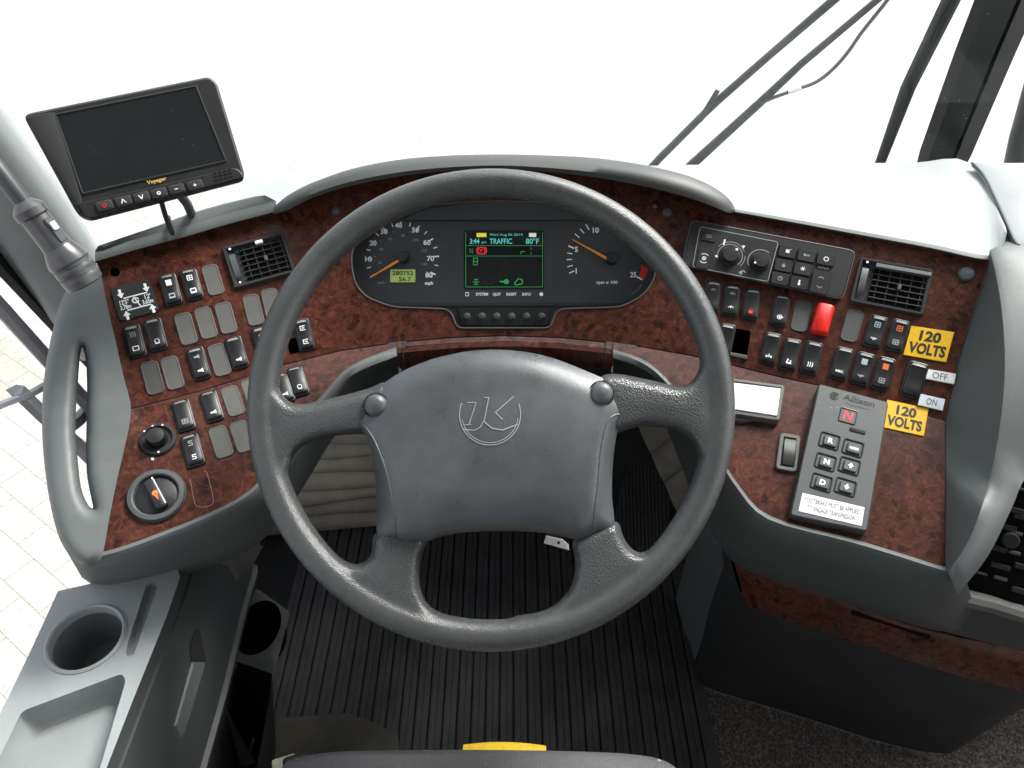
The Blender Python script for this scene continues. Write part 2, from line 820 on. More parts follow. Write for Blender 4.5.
LEATHER = plastic('grained_rim_vinyl', (0.056, 0.059, 0.059), 0.27, 950, 0.3, 0.2, grain_kind='voronoi', smear=0.02, dust=0.15, dust_scale=260)
SPOKE = plastic('grained_spoke_vinyl', (0.056, 0.059, 0.059), 0.3, 520, 0.5, 0.18, grain_kind='voronoi', smear=0.05)
PAD = plastic('scuffed_hub_cover', (0.069, 0.075, 0.080), 0.31, 1300, 0.25, 0.25, dust=0.6, dust_scale=420, smear=0.05)
CHROME = plastic('worn_chrome', (0.62, 0.63, 0.63), 0.25, 300, 0.0, 0.1, metal=1.0)
WHITEP = paint('white_print', (0.84, 0.86, 0.86), 0.5)
DIMP = paint('dim_grey_print', (0.3, 0.31, 0.31), 0.5)
WHITE = paint('white_card', (0.8, 0.8, 0.78), 0.45)
BLUEW = paint('bluish_white_label', (0.68, 0.74, 0.8), 0.45)
YELLOW = paint('yellow_sticker', (0.74, 0.43, 0.012), 0.4)
INK = paint('black_ink', (0.012, 0.012, 0.012), 0.5)
GREYM = plastic('mid_grey_moulded_plastic', (0.19, 0.21, 0.213), 0.45, 1100, 0.25, 0.08, dust=0.3, dust_scale=150)
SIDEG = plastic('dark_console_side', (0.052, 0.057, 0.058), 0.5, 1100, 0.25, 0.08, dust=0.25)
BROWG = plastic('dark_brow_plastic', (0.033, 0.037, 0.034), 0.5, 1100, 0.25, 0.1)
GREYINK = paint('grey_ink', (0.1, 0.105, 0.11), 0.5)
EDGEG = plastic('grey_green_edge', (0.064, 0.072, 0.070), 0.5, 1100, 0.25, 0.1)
GLINTEDGE = plastic('painted_edge_glint', (0.2, 0.2, 0.2), 0.4, 900, 0.1, 0.2)  # windscreen highlight on the rocker chamfers, put into the colour
RED = paint('red_lens', (0.6, 0.016, 0.01), 0.3)
REDP = paint('red_print', (0.6, 0.03, 0.02), 0.5)
ORANGE = paint('orange_print', (0.8, 0.2, 0.06), 0.45)
NEEDLE = paint('orange_needle', (0.75, 0.27, 0.03), 0.4)
PALEB = paint('pale_blue_print', (0.42, 0.5, 0.55), 0.45)
EM_GREEN = paint('green_screen_light', (0.03, 0.27, 0.065), 0.5, 0.1)
EM_CYAN = paint('cyan_screen_light', (0.1, 0.5, 0.44), 0.5, 0.16)
EM_RED = paint('red_screen_light', (0.7, 0.03, 0.04), 0.5, 0.15)
EM_YELLOW = paint('yellow_screen_light', (0.75, 0.68, 0.05), 0.5, 0.12)
EM_WHITE = paint('white_screen_light', (0.7, 0.74, 0.62), 0.5, 0.12)
LCD = paint('green_lcd', (0.3, 0.4, 0.12), 0.4, 0.06)
SCREEN = plastic('dark_screen_glass', (0.011, 0.014, 0.015), 0.16, 200, 0.0, 0.1, dust=0.35, dust_scale=300, spec=0.5)
DIALF = plastic('dial_face', (0.036, 0.039, 0.041), 0.4, 900, 0.05, 0.12, dust=0.4, dust_scale=170)
GLASS = clear_glass('window_glass')
# ================================================================== DASHBOARD
dash = thing('dashboard', 'wraparound coach dashboard in red brown burl wood with grey edges and rows of rockers', 'dashboard', (0, 0.72, 0.72))

fh = FAS.hit
UP_OUT = [(95, 262), (140, 249), (185, 237), (230, 224), (275, 212), (287, 208), (299, 202), (335, 189), (372, 179), (409, 174), (445, 170), (505, 168), (549, 170),
          (622, 180), (671, 191), (708, 203), (735, 214), (780, 222), (860, 237), (930, 250), (989, 262), (975, 305), (958, 360), (945, 420)]
UP_OUT += list(reversed(RIDGE[:-1]))
UP_OUT += [(131, 408), (124, 375), (113, 330), (104, 295)]
_s = []
for p in UP_OUT:
    if not _s or math.hypot(p[0] - _s[-1][0], p[1] - _s[-1][1]) > 1:
        _s.append(p)
UP_OUT = _s
CL_OUT = rpoly([(351, 262), (353, 246), (364, 230), (392, 214), (430, 205), (470, 202), (505, 201), (560, 203), (600, 209), (634, 224), (654, 248), (656, 276), (645, 294), (622, 307),
                (557, 309), (551, 326), (546, 328), (460, 328), (456, 325), (450, 309), (392, 307), (366, 297), (355, 284)], 9, 4)
HOLE_R = rpoly([(735, 328), (751, 331), (747, 357), (731, 354)], 3, 3)     # two open switch slots
HOLE_L = rpoly([(286, 340), (296, 337), (300, 352), (290, 355)], 3, 3)
HOLE_K = [(115 + 4.8 * math.cos(2 * math.pi * k / 14), 272 + 4.8 * math.sin(2 * math.pi * k / 14)) for k in range(14)]
bm = bmesh.new()
sheet(bm, UP_OUT, fh, holes=[CL_OUT, HOLE_R, HOLE_L, HOLE_K], grid=11, thick=0.0035, edge_step=6)
mk('wood_fascia', bm, WOOD, dash, angle=50)

LIP_R = [(613, 349), (640, 358), (660, 372), (680, 395), (700, 425), (720, 455), (738, 484), (770, 516), (850, 538), (900, 553), (946, 567), (962, 563)]
LIP_L = [(396, 347), (350, 366), (325, 392), (300, 420), (285, 445), (262, 478), (235, 500), (180, 525), (103, 552), (66, 550)]
LOW_OUT = [(131, 409.5)] + [(x, y + 1.2) for x, y in RIDGE[1:]] + [(945, 492)] + list(reversed(smooth_px(LIP_R, 4)[:-4])) + [(560, 343), (505, 341), (450, 343)] + smooth_px(LIP_L, 4)[:-4] + [(110, 510), (118, 470)]
bm = bmesh.new()
sheet(bm, LOW_OUT, fh, grid=11, thick=0.004, edge_step=7)
mk('lower_wood_panel', bm, WOOD, dash, angle=50)

# wood front edge of the ledge over the steering column
bm = bmesh.new()
secs = []
for x, y in smooth_px([(397, 348), (450, 343.5), (505, 341.5), (560, 343.5), (613, 349)], 5):
    p = fh(x, y, 0.0)
    secs.append([p, p + Vector((0, -0.006, -0.003)), p + Vector((0, -0.008, -0.012)), p + Vector((0, -0.004, -0.03)), p + Vector((0, 0.05, -0.05))])
loft(bm, secs)
mk('ledge_edge', bm, WOOD, dash)
bm = bmesh.new()
for px in (397.5, 403.5, 605.5, 613.0):
    bm = bmesh.new()
    a, b = fh(px, 341.5, 0.0012), fh(px, 348, 0.0012)
    tube(bm, [a, b, b + Vector((0, -0.009, -0.006)), b + Vector((0, -0.009, -0.022))], 0.0005, 6)
    mk('joint_line', bm, MATTE, dash)

# liners behind the openings
for pl, nm in ((HOLE_R, 'empty_switch_slot'), (HOLE_L, 'empty_switch_slot'), (HOLE_K, 'empty_plug_hole')):
    bm = bmesh.new()
    top = [bm.verts.new(fh(x, y, -0.003)) for x, y in pl]
    bot = [bm.verts.new(fh(x, y, -0.03)) for x, y in pl]
    for i in range(len(pl)):
        j = (i + 1) % len(pl)
        face(bm, (top[i], top[j], bot[j], bot[i]))
    face(bm, bot)
    mk(nm, bm, VOID, dash)
bm = bmesh.new()
fr = FAS.frame(741, 355)
slab(bm, fr, rpoly(fr.locs([(730, 352.5), (747.5, 356), (746.5, 360), (729, 356)]), 0.001), [(0, -0.001), (0, 0.0022), (0.0008, 0.003)])
mk('slot_lip', bm, PLATE, dash)

# ------------------------------------------------------------------ brow over the instruments
BR_OUT = [(272, 211), (276, 205), (288, 196), (310, 185), (350, 171), (400, 161.5), (450, 157.5), (500, 156.5), (550, 157.5), (600, 160.5), (650, 168), (690, 178), (715, 189), (729, 199), (735, 208)]
BR_IN = [(274, 214), (280, 212.5), (292, 208), (312, 198), (350, 186), (402, 176), (450, 171), (500, 169), (550, 172), (600, 178), (648, 187), (686, 197), (712, 206), (726, 212), (734, 213)]
bo, bi = smooth_px(BR_OUT, 4), smooth_px(BR_IN, 4)
secs = []
for i, ((xo, yo), (xi, yi)) in enumerate(zip(bo, bi)):
    t = i / (len(bo) - 1)
    q = max(0.12, math.sin(math.pi * t)) ** 0.6
    ov = 0.012 + 0.03 * q
    a = fh(xi, yi, 0.0)
    b = fh(xi, yi, ov)
    f1 = fh(xi * 0.72 + xo * 0.28, yi * 0.72 + yo * 0.28, ov + 0.004 * q)
    f2 = fh(xi * 0.3 + xo * 0.7, yi * 0.3 + yo * 0.7, ov + 0.001)
    tp = fh(xo, yo, ov - 0.010 * q)
    t1 = tp + Vector((0, 0.012, -0.003))
    t2 = tp + Vector((0, 0.05, -0.027))
    t3 = tp + Vector((0, 0.12, -0.1))
    secs.append([a, b, f1, f2, tp, t1, t2, t3])
bm = bmesh.new()
loft(bm, secs)
face(bm, [bm.verts.new(p) for p in secs[0]])
face(bm, [bm.verts.new(p) for p in secs[-1]])
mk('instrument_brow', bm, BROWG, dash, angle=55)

# ------------------------------------------------------------------ dash top on either side of the brow
def dash_top(front, far, name, nose=0.011, m=TOPPAD, s=1.0):
    sa, sb = [], []
    for (x, y), (fx, fy) in zip(smooth_px(front, 4), smooth_px(far, 4)):
        a = fh(x, y + 0.5, -0.001)
        b = fh(x, y - 0.5, nose)
        c = fh(x, y - 2.8 * s, nose + 0.002)
        d = fh(x, y - 5.0 * s, nose - 0.002)
        e = atz(fx, fy, d.z + 0.004)
        g = d.lerp(e, 0.02 * s) + Vector((0, 0, 0.0005))
        sa.append([a, b, c, d, g])
        sb.append([g, g.lerp(e, 0.5) + Vector((0, 0, 0.004)), e, e + Vector((0, 0.02, -0.015)), e + Vector((0, 0.03, -0.12))])
    bm = bmesh.new()
    loft(bm, sa)
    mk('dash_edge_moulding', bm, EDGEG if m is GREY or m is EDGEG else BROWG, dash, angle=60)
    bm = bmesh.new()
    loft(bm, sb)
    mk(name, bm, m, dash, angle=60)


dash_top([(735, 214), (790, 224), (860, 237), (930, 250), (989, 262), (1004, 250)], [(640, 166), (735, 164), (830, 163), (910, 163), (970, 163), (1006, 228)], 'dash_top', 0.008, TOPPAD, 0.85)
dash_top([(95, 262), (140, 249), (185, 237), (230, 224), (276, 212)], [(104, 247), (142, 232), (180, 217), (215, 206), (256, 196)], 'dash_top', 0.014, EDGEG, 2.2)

# ------------------------------------------------------------------ moulded lips under the two wings
def lip(rim, low, zs, name, m_=EDGEG):
    secs = []
    R_, B_ = smooth_px(rim, 4), smooth_px(low, 4)
    Z_ = [p.x for p in smooth([(z, 0, 0) for z in zs], 4)]
    for i in range(len(R_)):
        x, y = R_[i]
        bx, by = B_[i]
        d = Vector((bx - x, by - y))
        d = d.normalized() if d.length > 1e-3 else Vector((0, 1))
        p0 = fh(x, y, -0.002)
        p1 = fh(x, y, 0.005)
        p2 = fh(x + d.x * 3.5, y + d.y * 3.5, 0.0075)
        p3 = fh(x + d.x * 9, y + d.y * 9, 0.0035)
        pe = atz(bx, by, Z_[i])
        p4 = p3.lerp(pe, 0.3) + (p3 - CAM).normalized() * -0.004
        p5 = p3.lerp(pe, 0.75)
        p6 = pe + Vector((0, 0.02, -0.012))
        p7 = pe + Vector((0, 0.12, -0.01))
        secs.append([p0, p1, p2, p3, p4, p5, pe, p6, p7])
    bm = bmesh.new()
    loft(bm, secs)
    return mk(name, bm, m_, dash, angle=60)


lip(LIP_R,
    [(613, 374), (636, 384), (655, 402), (668, 428), (684, 468), (698, 505), (716, 538), (745, 569), (840, 601), (890, 618), (950, 632), (975, 612)],
    [.62, .61, .6, .58, .56, .54, .52, .5, .49, .49, .49, .52], 'wing_lip')
lip(LIP_L,
    [(399, 374), (364, 402), (341, 427), (323, 452), (304, 484), (279, 521), (250, 549), (188, 574), (110, 588), (82, 578)],
    [.62, .62, .61, .6, .59, .58, .57, .57, .58, .6], 'wing_lip', GREY)  # lighter grey than the other lip: light from the left, in colour

# ------------------------------------------------------------------ grab handle moulded into the end of the left wing
HND = smooth_px([(97, 263), (106, 300), (114, 335), (124, 378), (131, 410), (124, 450), (117, 480), (109, 520), (103, 553), (98, 562), (86, 566), (73, 559), (60, 540), (51, 508), (45, 470), (42, 430), (43, 390), (48, 352), (58, 310), (68, 288), (82, 272)], 4, True)
HHO = smooth_px([(82.5, 347), (86, 362), (87, 390), (86.5, 420), (86, 450), (87, 475), (91, 497), (93, 508), (87.5, 504), (81, 487), (77.5, 457), (75.5, 429), (76.5, 400), (78.5, 375), (80, 357)], 3, True)


def hconv(x, y, off):
    d = ray(x, y)
    t = sum(w_ * fh(x, y + q_, 0.005).y / ray(x, y + q_).y for q_, w_ in ((-45, 0.2), (-22, 0.2), (0, 0.2), (22, 0.2), (45, 0.2)))
    p = CAM + d * t
    return CAM + d * (t - off * 1.1)


bm = bmesh.new()
WEDGE = [(97, 263), (106, 300), (114, 335), (124, 378), (131, 410), (124, 450), (117, 480), (109, 520), (103, 553), (98, 562)]


def off_wood(a, b):
    return min(dseg(a, p, q) for p, q in zip(WEDGE, WEDGE[1:])) > 4 or min(dseg(b, p, q) for p, q in zip(WEDGE, WEDGE[1:])) > 4


sheet(bm, HND, hconv, holes=[HHO], grid=4.5, thick=0.045, edge_step=4, prof=dome(13, 0.014), keep=off_wood)
mk('grab_handle', bm, GREY, dash, angle=80)

# ------------------------------------------------------------------ the flared end wall of the right wing
CV = smooth_px([(990, 250), (998, 285), (1003, 322), (1005, 365), (1002, 410), (995, 455), (984, 500), (968, 542), (948, 572)], 4)
WE = smooth_px([(989, 262), (981, 290), (972, 318), (963, 345), (953, 385), (945, 420), (945, 465), (945, 515), (945, 567)], 4)
OU = smooth_px([(1006, 242), (1045, 250), (1090, 290), (1110, 360), (1085, 425), (1030, 472), (1011, 510), (988, 556), (958, 594)], 4)
n = len(CV)
sa, sb = [], []
for i in range(n):
    t = i / (n - 1)
    q = math.sin(math.pi * min(max(t, 0), 1)) ** 0.7
    w0 = fh(*WE[i], -0.002)
    w1 = fh(*CV[i], 0.010 + 0.042 * q)
    sa.append([w0, w0.lerp(w1, 0.5) + Vector((-0.001, 0, 0)), w1])
    o = fh(*OU[i], -0.005 + 0.03 * q)
    mid = w1.lerp(o, 0.5) + (w1 - CAM).normalized() * -0.004
    e1 = w1.lerp(mid, 0.2) + (w1 - CAM).normalized() * -0.0022
    sb.append([w1, e1, mid, o, o + Vector((0.02, 0.03, -0.01)), o + Vector((0.03, 0.09, -0.03))])
bm = bmesh.new()
loft(bm, sa)
mk('wing_end_panel', bm, EDGEG, dash, angle=60)
bm = bmesh.new()
loft(bm, sb)
mk('wing_end_flange', bm, GREY, dash, angle=60)
# top of the passenger side pod beyond the seam
bm = bmesh.new()
F1 = smooth_px([(972, 163), (984, 176), (996, 200), (1006, 222), (1016, 243), (1030, 250), (1060, 270)], 4)
B1 = smooth_px([(985, 163), (1010, 163), (1040, 163), (1070, 165), (1090, 180), (1110, 200), (1130, 240)], 4)
secs = []
for a, b in zip(F1, B1):
    pa, pb = atz(*a, 0.898), atz(*b, 0.898)
    secs.append([pa + Vector((0, 0, -0.004)), pa + Vector((0.004, 0.002, 0)), pb, pb + Vector((0.02, 0.03, -0.03))])
loft(bm, secs)
mk('passenger_side_top', bm, TOPPAD, dash, angle=60)
bm = bmesh.new()
tube(bm, [atz(x, y, 0.897) for x, y in F1[:18]], 0.0016, 8)
mk('seam_strip', bm, DGREY, dash)

# ------------------------------------------------------------------ rockers, blanking plates and their icons
RW, RH = 0.0198, 0.040


_h = RH - 0.0042
RPROF = [(_h / 2, 0.0012), (_h / 2 - 0.0006, 0.0042), (_h / 2 - 0.0040, 0.0064), (_h / 2 - 0.0075, 0.0054), (0.0, 0.0045), (-_h / 4, 0.0044), (-_h / 2 + 0.003, 0.0051), (-_h / 2 + 0.0012, 0.0046), (-_h / 2, 0.0012)]


def rock_z(y):
    for (a, za), (b, zb) in zip(RPROF, RPROF[1:]):
        if b <= y <= a:
            return za + (zb - za) * (a - y) / (a - b)
    return 0.006


def rocker_mesh(name, raised=0.0, bez=True):
    bm = bmesh.new()
    o = rrect(RW, RH, 0.0042, 4)
    slab(bm, LOCAL, o, [(0, -0.001), (0, 0.0018), (0.0007, 0.0027), (0.0016, 0.0029), (0.002, 0.0015)], cap=True)
    w, h = RW - 0.0042, RH - 0.0042
    sec = []
    for y, z in RPROF:
        k = 0.0 if abs(abs(y) - h / 2) > 0.0016 else 0.0014
        sec.append([Vector((-w / 2 + k, y, 0.0012)), Vector((-w / 2 + k, y, z - 0.0008)), Vector((-w / 2 + 0.0014 + k, y, z)), Vector((w / 2 - 0.0014 - k, y, z)), Vector((w / 2 - k, y, z - 0.0008)), Vector((w / 2 - k, y, 0.0012))])
    nf = len(bm.faces)
    loft(bm, sec)
    for f in list(bm.faces)[nf:]:
        c = f.calc_center_median()
        if RPROF[2][0] < c.y < RPROF[1][0] and abs(c.x) < w * 0.4:
            f.material_index = 1
    me = mesh_from(bm, name, 40)
    return me


ROCK = rocker_mesh('rocker_switch')
ROCK.materials.append(BLACK)
ROCK.materials.append(GLINTEDGE)
HAZ = None
bm = bmesh.new()
slab(bm, LOCAL, rrect(RW, RH, 0.0042, 4), [(0, -0.001), (0, 0.003), (0.0012, 0.0042)])
slab(bm, LOCAL, rrect(RW - 0.001, RH - 0.001, 0.005, 5), [(0, 0.004), (0, 0.005), (0.0008, 0.0068), (0.0028, 0.008)])
HAZ = mesh_from(bm, 'hazard_switch', 40)
HAZ.materials.append(RED)
bm = bmesh.new()
slab(bm, LOCAL, rrect(RW - 0.0008, RH - 0.0005, 0.0055, 5), [(0, -0.001), (0, 0.0008), (0.0006, 0.0014), (0.0016, 0.0014), (0.002, 0.001)])
BLANK = mesh_from(bm, 'blanking_plate', 40)
BLANK.materials.append(PLATE)
BLANKD = BLANK.copy()
BLANKD.materials.clear()
BLANKD.materials.append(PLATED)

U = 0.001                                       # icon units are millimetres on the rocker's face
IC = {}


def icon(name, polys, m, y=-0.0095, z=0.0078):
    bm = bmesh.new()
    for p in polys:
        face(bm, [bm.verts.new((x * U, y + yy * U, rock_z(y + yy * U) + 0.0004)) for x, yy in p])
    me = bpy.data.meshes.new(name)
    bm.to_mesh(me)
    bm.free()
    me.materials.append(m)
    return me


def rect(x0, y0_, x1, y1):
    return [[(x0, y0_), (x1, y0_), (x1, y1), (x0, y1)]]


W8 = 0.9
ic_bus = rect(-3.4, -2.6, -2.4, 3) + rect(2.4, -2.6, 3.4, 3) + rect(-3.4, 2, 3.4, 3.4) + rect(-3.4, -3, 3.4, -1)
ic_lamp = rect(-3.2, -3.4, 3.2, 3.4)
ic_box = stroke([(-3, -2.4), (3, -2.4), (3, 2.4), (-3, 2.4)], W8, True)
ic_horn = [[(-3, -1), (0, -1), (3, -2.6), (3, 2.6), (0, 1), (-3, 1)]]
ic_loop = stroke(arc(0, 0.6, 2.4, -60, 240), W8) + rect(-2.4, -3, 2.8, -2)
ic_arc = stroke(arc(0, -1.5, 3, 20, 160), W8) + rect(-0.6, -1, 0.6, 1.4)
ic_wave = stroke([(-3, -2), (-1, 2), (1, -2), (3, 2)], W8)
ic_s = stroke([(2.4, 2.6), (-1.5, 2.6), (-1.5, 0.2), (1.8, 0.2), (1.8, -2.4), (-2.4, -2.4)], W8)
ic_e = stroke([(3, 2.4), (-2.6, 2.4), (-2.6, -2.4), (3, -2.4)], W8) + rect(-1, -0.5, 2.2, 0.5)
ic_wheel = stroke(arc(0, 0, 2.6, 0, 360, 18), W8) + rect(-1.2, -1.2, 1.2, 1.2) + rect(2.2, -0.5, 4.2, 0.5)
ic_lock = rect(-2.4, -3, 2.4, 0.8) + stroke(arc(0, 0.8, 1.8, 0, 180, 8), W8) + rect(-0.5, 2.5, 0.5, 4)
ic_seat = rect(-3, -3, 3, -1.4) + [[(-3, -1.4), (-1.6, -1.4), (-0.6, 3), (-2.2, 3)]] + rect(1, -1.2, 2.4, 1.6)
ic_axle = rect(-3.4, -2.6, -1.8, 0) + rect(1.8, -2.6, 3.4, 0) + rect(-1.8, -1.7, 1.8, -0.9) + rect(-0.5, -0.9, 0.5, 2)
ic_grid = stroke([(-2.8, -2.8), (2.8, -2.8), (2.8, 2.8), (-2.8, 2.8)], 0.8, True) + rect(-0.4, -2.6, 0.4, 2.6) + rect(-2.6, -0.4, 2.6, 0.4)
ic_mic = word('MIC', 0, 0, 2.9, up=(0, 1), width=8.6, bold=0.02)
ic_dash = rect(-3.2, -0.8, 3.2, 0.8) + rect(-1, -2.4, 1, -1.4)
ic_heat = stroke([(-2.4, -2.8), (-1.6, 0), (-2.4, 2.8)], W8) + stroke([(0, -2.8), (0.8, 0), (0, 2.8)], W8) + stroke([(2.4, -2.8), (3.2, 0), (2.4, 2.8)], W8)

UPY = 0.0072
# (px, py, [(icon polygons, material, y)], label, roll)
ROCKERS = [
    (171, 290, [(ic_lamp, WHITEP, UPY), (ic_bus, PALEB, -0.0095)], None),
    (192, 285, [(ic_grid, WHITEP, UPY), (ic_bus, WHITEP, -0.0095)], None),
    (135, 342, [(ic_heat, DIMP, UPY), (ic_box, WHITEP, -0.0095)], None),
    (156, 335, [(ic_loop, WHITEP, -0.0095)], None),
    (199, 364, [(ic_horn, DIMP, UPY), (ic_horn, WHITEP, -0.0095)], None),
    (237, 353, [(ic_horn, WHITEP, -0.0095)], None),
    (263, 343, [(ic_wave, WHITEP, UPY)], None),
    (304, 335, [(ic_e, WHITEP, UPY), (ic_e, WHITEP, -0.0095)], None),
    (184, 416, [(ic_grid, DIMP, -0.0095)], None),
    (212, 407, [(ic_horn, WHITEP, -0.0095)], None),
    (193, 451, [(ic_s, DIMP, UPY), (ic_s, WHITEP, -0.0095)], None),
    (283.5, 389, [(ic_horn, WHITEP, -0.0095)], None),
    (298, 382, [(ic_loop, WHITEP, -0.0095)], None),
    (712, 297, [(ic_arc, DIMP, UPY)], None),
    (731, 301, [(ic_arc, DIMP, UPY), (ic_arc, WHITEP, -0.0095)], None),
    (751, 305, [(ic_lock, REDP, -0.0095)], 'rocker with red lock symbol'),
    (780, 311, [(ic_wheel, WHITEP, -0.0095)], None),
    (725, 340, [(ic_seat, DIMP, -0.0095)], None),
    (770, 349, [(ic_axle, WHITEP, -0.0095)], None),
    (790, 355, [(ic_seat, WHITEP, -0.0095)], None),
    (811, 358, [(ic_heat, WHITEP, -0.0095)], None),
    (841, 364, [(ic_mic, WHITEP, -0.0105)], 'rocker marked MIC'),
    (862, 369, [(ic_lamp, PALEB, UPY), (ic_dash, DIMP, -0.0095)], None),
    (883, 374, [(ic_lamp, ORANGE, UPY), (ic_grid, DIMP, -0.0095)], 'rocker with orange upper symbol'),
    (875, 332, [(ic_grid, PALEB, UPY), (ic_dash, PALEB, -0.0095)], None),
    (897, 336, [(ic_grid, ORANGE, UPY), (ic_grid, DIMP, -0.0095)], 'rocker with orange grid symbol'),
    (914, 380, [], 'plain black isolator rocker'),
]
BLANKS = [(213, 280, 1), (186, 329, 1), (206, 323, 1), (226, 318, 1), (253.5, 310, 1), (271.5, 304, 1), (219.5, 360, 1), (152.5, 378, 0), (172.5, 373, 1), (233, 401, 1), (253, 393.5, 1),
          (221, 442, 1), (242, 436.5, 1), (801, 316, 0), (852, 326, 0)]


def place_matrix(px, py, off=0.0, sx=1.0, sy=1.0):
    fr = FAS.frame(px, py, off)
    return fr.mat() @ Matrix.Diagonal((sx, sy, 1, 1))


_icons = {}
for px, py, ics, lab in ROCKERS:
    big = lab and 'isolator' in lab
    o = put('rocker_switch', ROCK, dash, place_matrix(px, py, 0.0, 1.1 if big else 0.98, 1.06 if big else 1.0), lab)
    for polys, m, y in ics:
        k = (id(polys), m.name, y)
        if k not in _icons:
            _icons[k] = icon('switch_symbol', polys, m, y)
        put_sub('switch_symbol', _icons[k], o)
put('hazard_switch', HAZ, dash, place_matrix(822, 320, 0.0, 1.0, 0.98), 'red hazard warning rocker')
for px, py, light in BLANKS:
    put('blanking_plate', BLANK if light else BLANKD, dash, place_matrix(px, py))

# grey framed rocker beside the shift pad
fr = fit([(779.5, 433.5), (800.5, 437), (796.5, 474), (774.5, 470)])
bm = bmesh.new()
o_ = rpoly(fr.locs([(779.5, 433.5), (800.5, 437), (796.5, 474), (774.5, 470)]), 0.005, 5)
slab(bm, fr, o_, [(0, -0.001), (0, 0.003), (0.001, 0.0042), (0.0045, 0.0042), (0.005, 0.0022)])
o = mk('rocker_switch', bm, PLATE, dash, 'black rocker in a grey frame')
bm = bmesh.new()
q = rpoly(fr.locs([(783.5, 438), (797.5, 440.5), (794, 470), (779, 467)]), 0.004, 5)
cx = sum(p[0] for p in q) / len(q)
cy = sum(p[1] for p in q) / len(q)
rows = []
hh = 0.0165
for y, z in ((hh, 0.002), (hh - 0.0008, 0.004), (hh - 0.006, 0.0045), (0.004, 0.0062), (-0.004, 0.0066), (-hh + 0.004, 0.0056), (-hh + 0.0008, 0.005), (-hh, 0.002)):
    w = 0.0068
    rows.append([fr.w(cx + sx * w, cy + y, z * (1 if abs(sx) < 1 else 0.8)) for sx in (-1, -0.85, 0.85, 1)])
loft(bm, rows)
mk('rocker', bm, BLACK, o)

# plugs and screw caps
for px, py, r in ((336, 211.5, 0.0055), (667, 212.5, 0.006), (655, 207, 0.0028), (966.5, 274, 0.0088)):
    fr = FAS.frame(px, py)
    bm = bmesh.new()
    lathe(bm, fr, [(r, -0.001), (r, 0.0012), (r * 0.85, 0.0028), (r * 0.4, 0.0038), (0.0002, 0.004)], 20, cap=False)
    mk('screw_cap', bm, DGREY, dash)

# mirror joystick knob
fr = FAS.frame(158, 440)
k = mpp(fr.o)
bm = bmesh.new()
lathe(bm, fr, [(17.5 * k, -0.001), (17.5 * k, 0.002), (16.5 * k, 0.0035), (14.5 * k, 0.004), (13.5 * k, 0.0015), (9 * k, 0.001), (0.0003, 0.001)], 32, cap=False)
kn = mk('mirror_knob', bm, MATTE, dash, 'small round mirror joystick')
bm = bmesh.new()
lathe(bm, fr, [(10 * k, 0.001), (9 * k, 0.006), (9.2 * k, 0.010), (8.2 * k, 0.0125), (3 * k, 0.0135), (0.0002, 0.0136)], 26, cap=False)
mk('stick', bm, BLACK, kn)
bm = bmesh.new()
for a in (95, 130, 60, 265):
    lay(bm, [circ(0.0011, 8, 15.2 * k * math.cos(math.radians(a)), 15.2 * k * math.sin(math.radians(a)))], lambda x, y: fr.w(x, y, 0.0043))
mk('arrow_mark', bm, WHITEP, kn, recalc=False)
fr2 = FAS.frame(152.5, 459.5)
bm = bmesh.new()
lathe(bm, fr2, [(0.0016, -0.001), (0.0016, 0.001), (0.0008, 0.0018), (0.0002, 0.002)], 10, cap=False)
mk('rivet', bm, WHITEP, dash)

# headlamp rotary
fr = FAS.frame(157, 496)
k = mpp(fr.o)
bm = bmesh.new()
lathe(bm, fr, [(28 * k, -0.001), (28 * k, 0.003), (26.5 * k, 0.0055), (22.5 * k, 0.006), (21.3 * k, 0.005), (20.8 * k, 0.0008), (0.0003, 0.0008)], 40, cap=False)
kn = mk('headlamp_switch', bm, DGREY, dash, 'round rotary headlamp switch')
kf = fr.rolled(math.radians(-78))
bm = bmesh.new()
lathe(bm, fr, [(20.4 * k, 0.0012), (17 * k, 0.0026), (0.0003, 0.0036)], 32, cap=False)
mk('dial_seat', bm, BLACK, kn)
bm = bmesh.new()
slab(bm, kf, rrect(36 * k, 12.5 * k, 4 * k, 4), [(0, 0.001), (0.0005, 0.006), (0.0012, 0.0085), (0.0026, 0.0093)])
mk('knob', bm, BLACK, kn)
bm = bmesh.new()
lay(bm, [[(-17 * k, 4.9 * k), (15 * k, 4.9 * k), (15 * k, 3.4 * k), (-17 * k, 3.4 * k)]], lambda x, y: kf.w(x, y, 0.0091))
mk('edge_line', bm, WHITEP, kn, recalc=False)
bm = bmesh.new()
lay(bm, [circ(3.0 * k, 10, 0.5 * k, 0.2 * k), [(1 * k, 2 * k), (9 * k, 0.3 * k), (1 * k, -2 * k)]], lambda x, y: kf.w(x, y, 0.0097))
mk('pointer_mark', bm, ORANGE, kn, recalc=False)

# the pale outline of a missing switch
decal('outline_mark', stroke(smooth_px([(204, 471.5), (207, 473), (213, 497), (212, 504), (205, 507), (197, 506), (194, 500), (190, 479)], 3), 0.7), FAS, 0.0006, paint('faint_outline_print', (0.2, 0.13, 0.11), 0.5), dash)

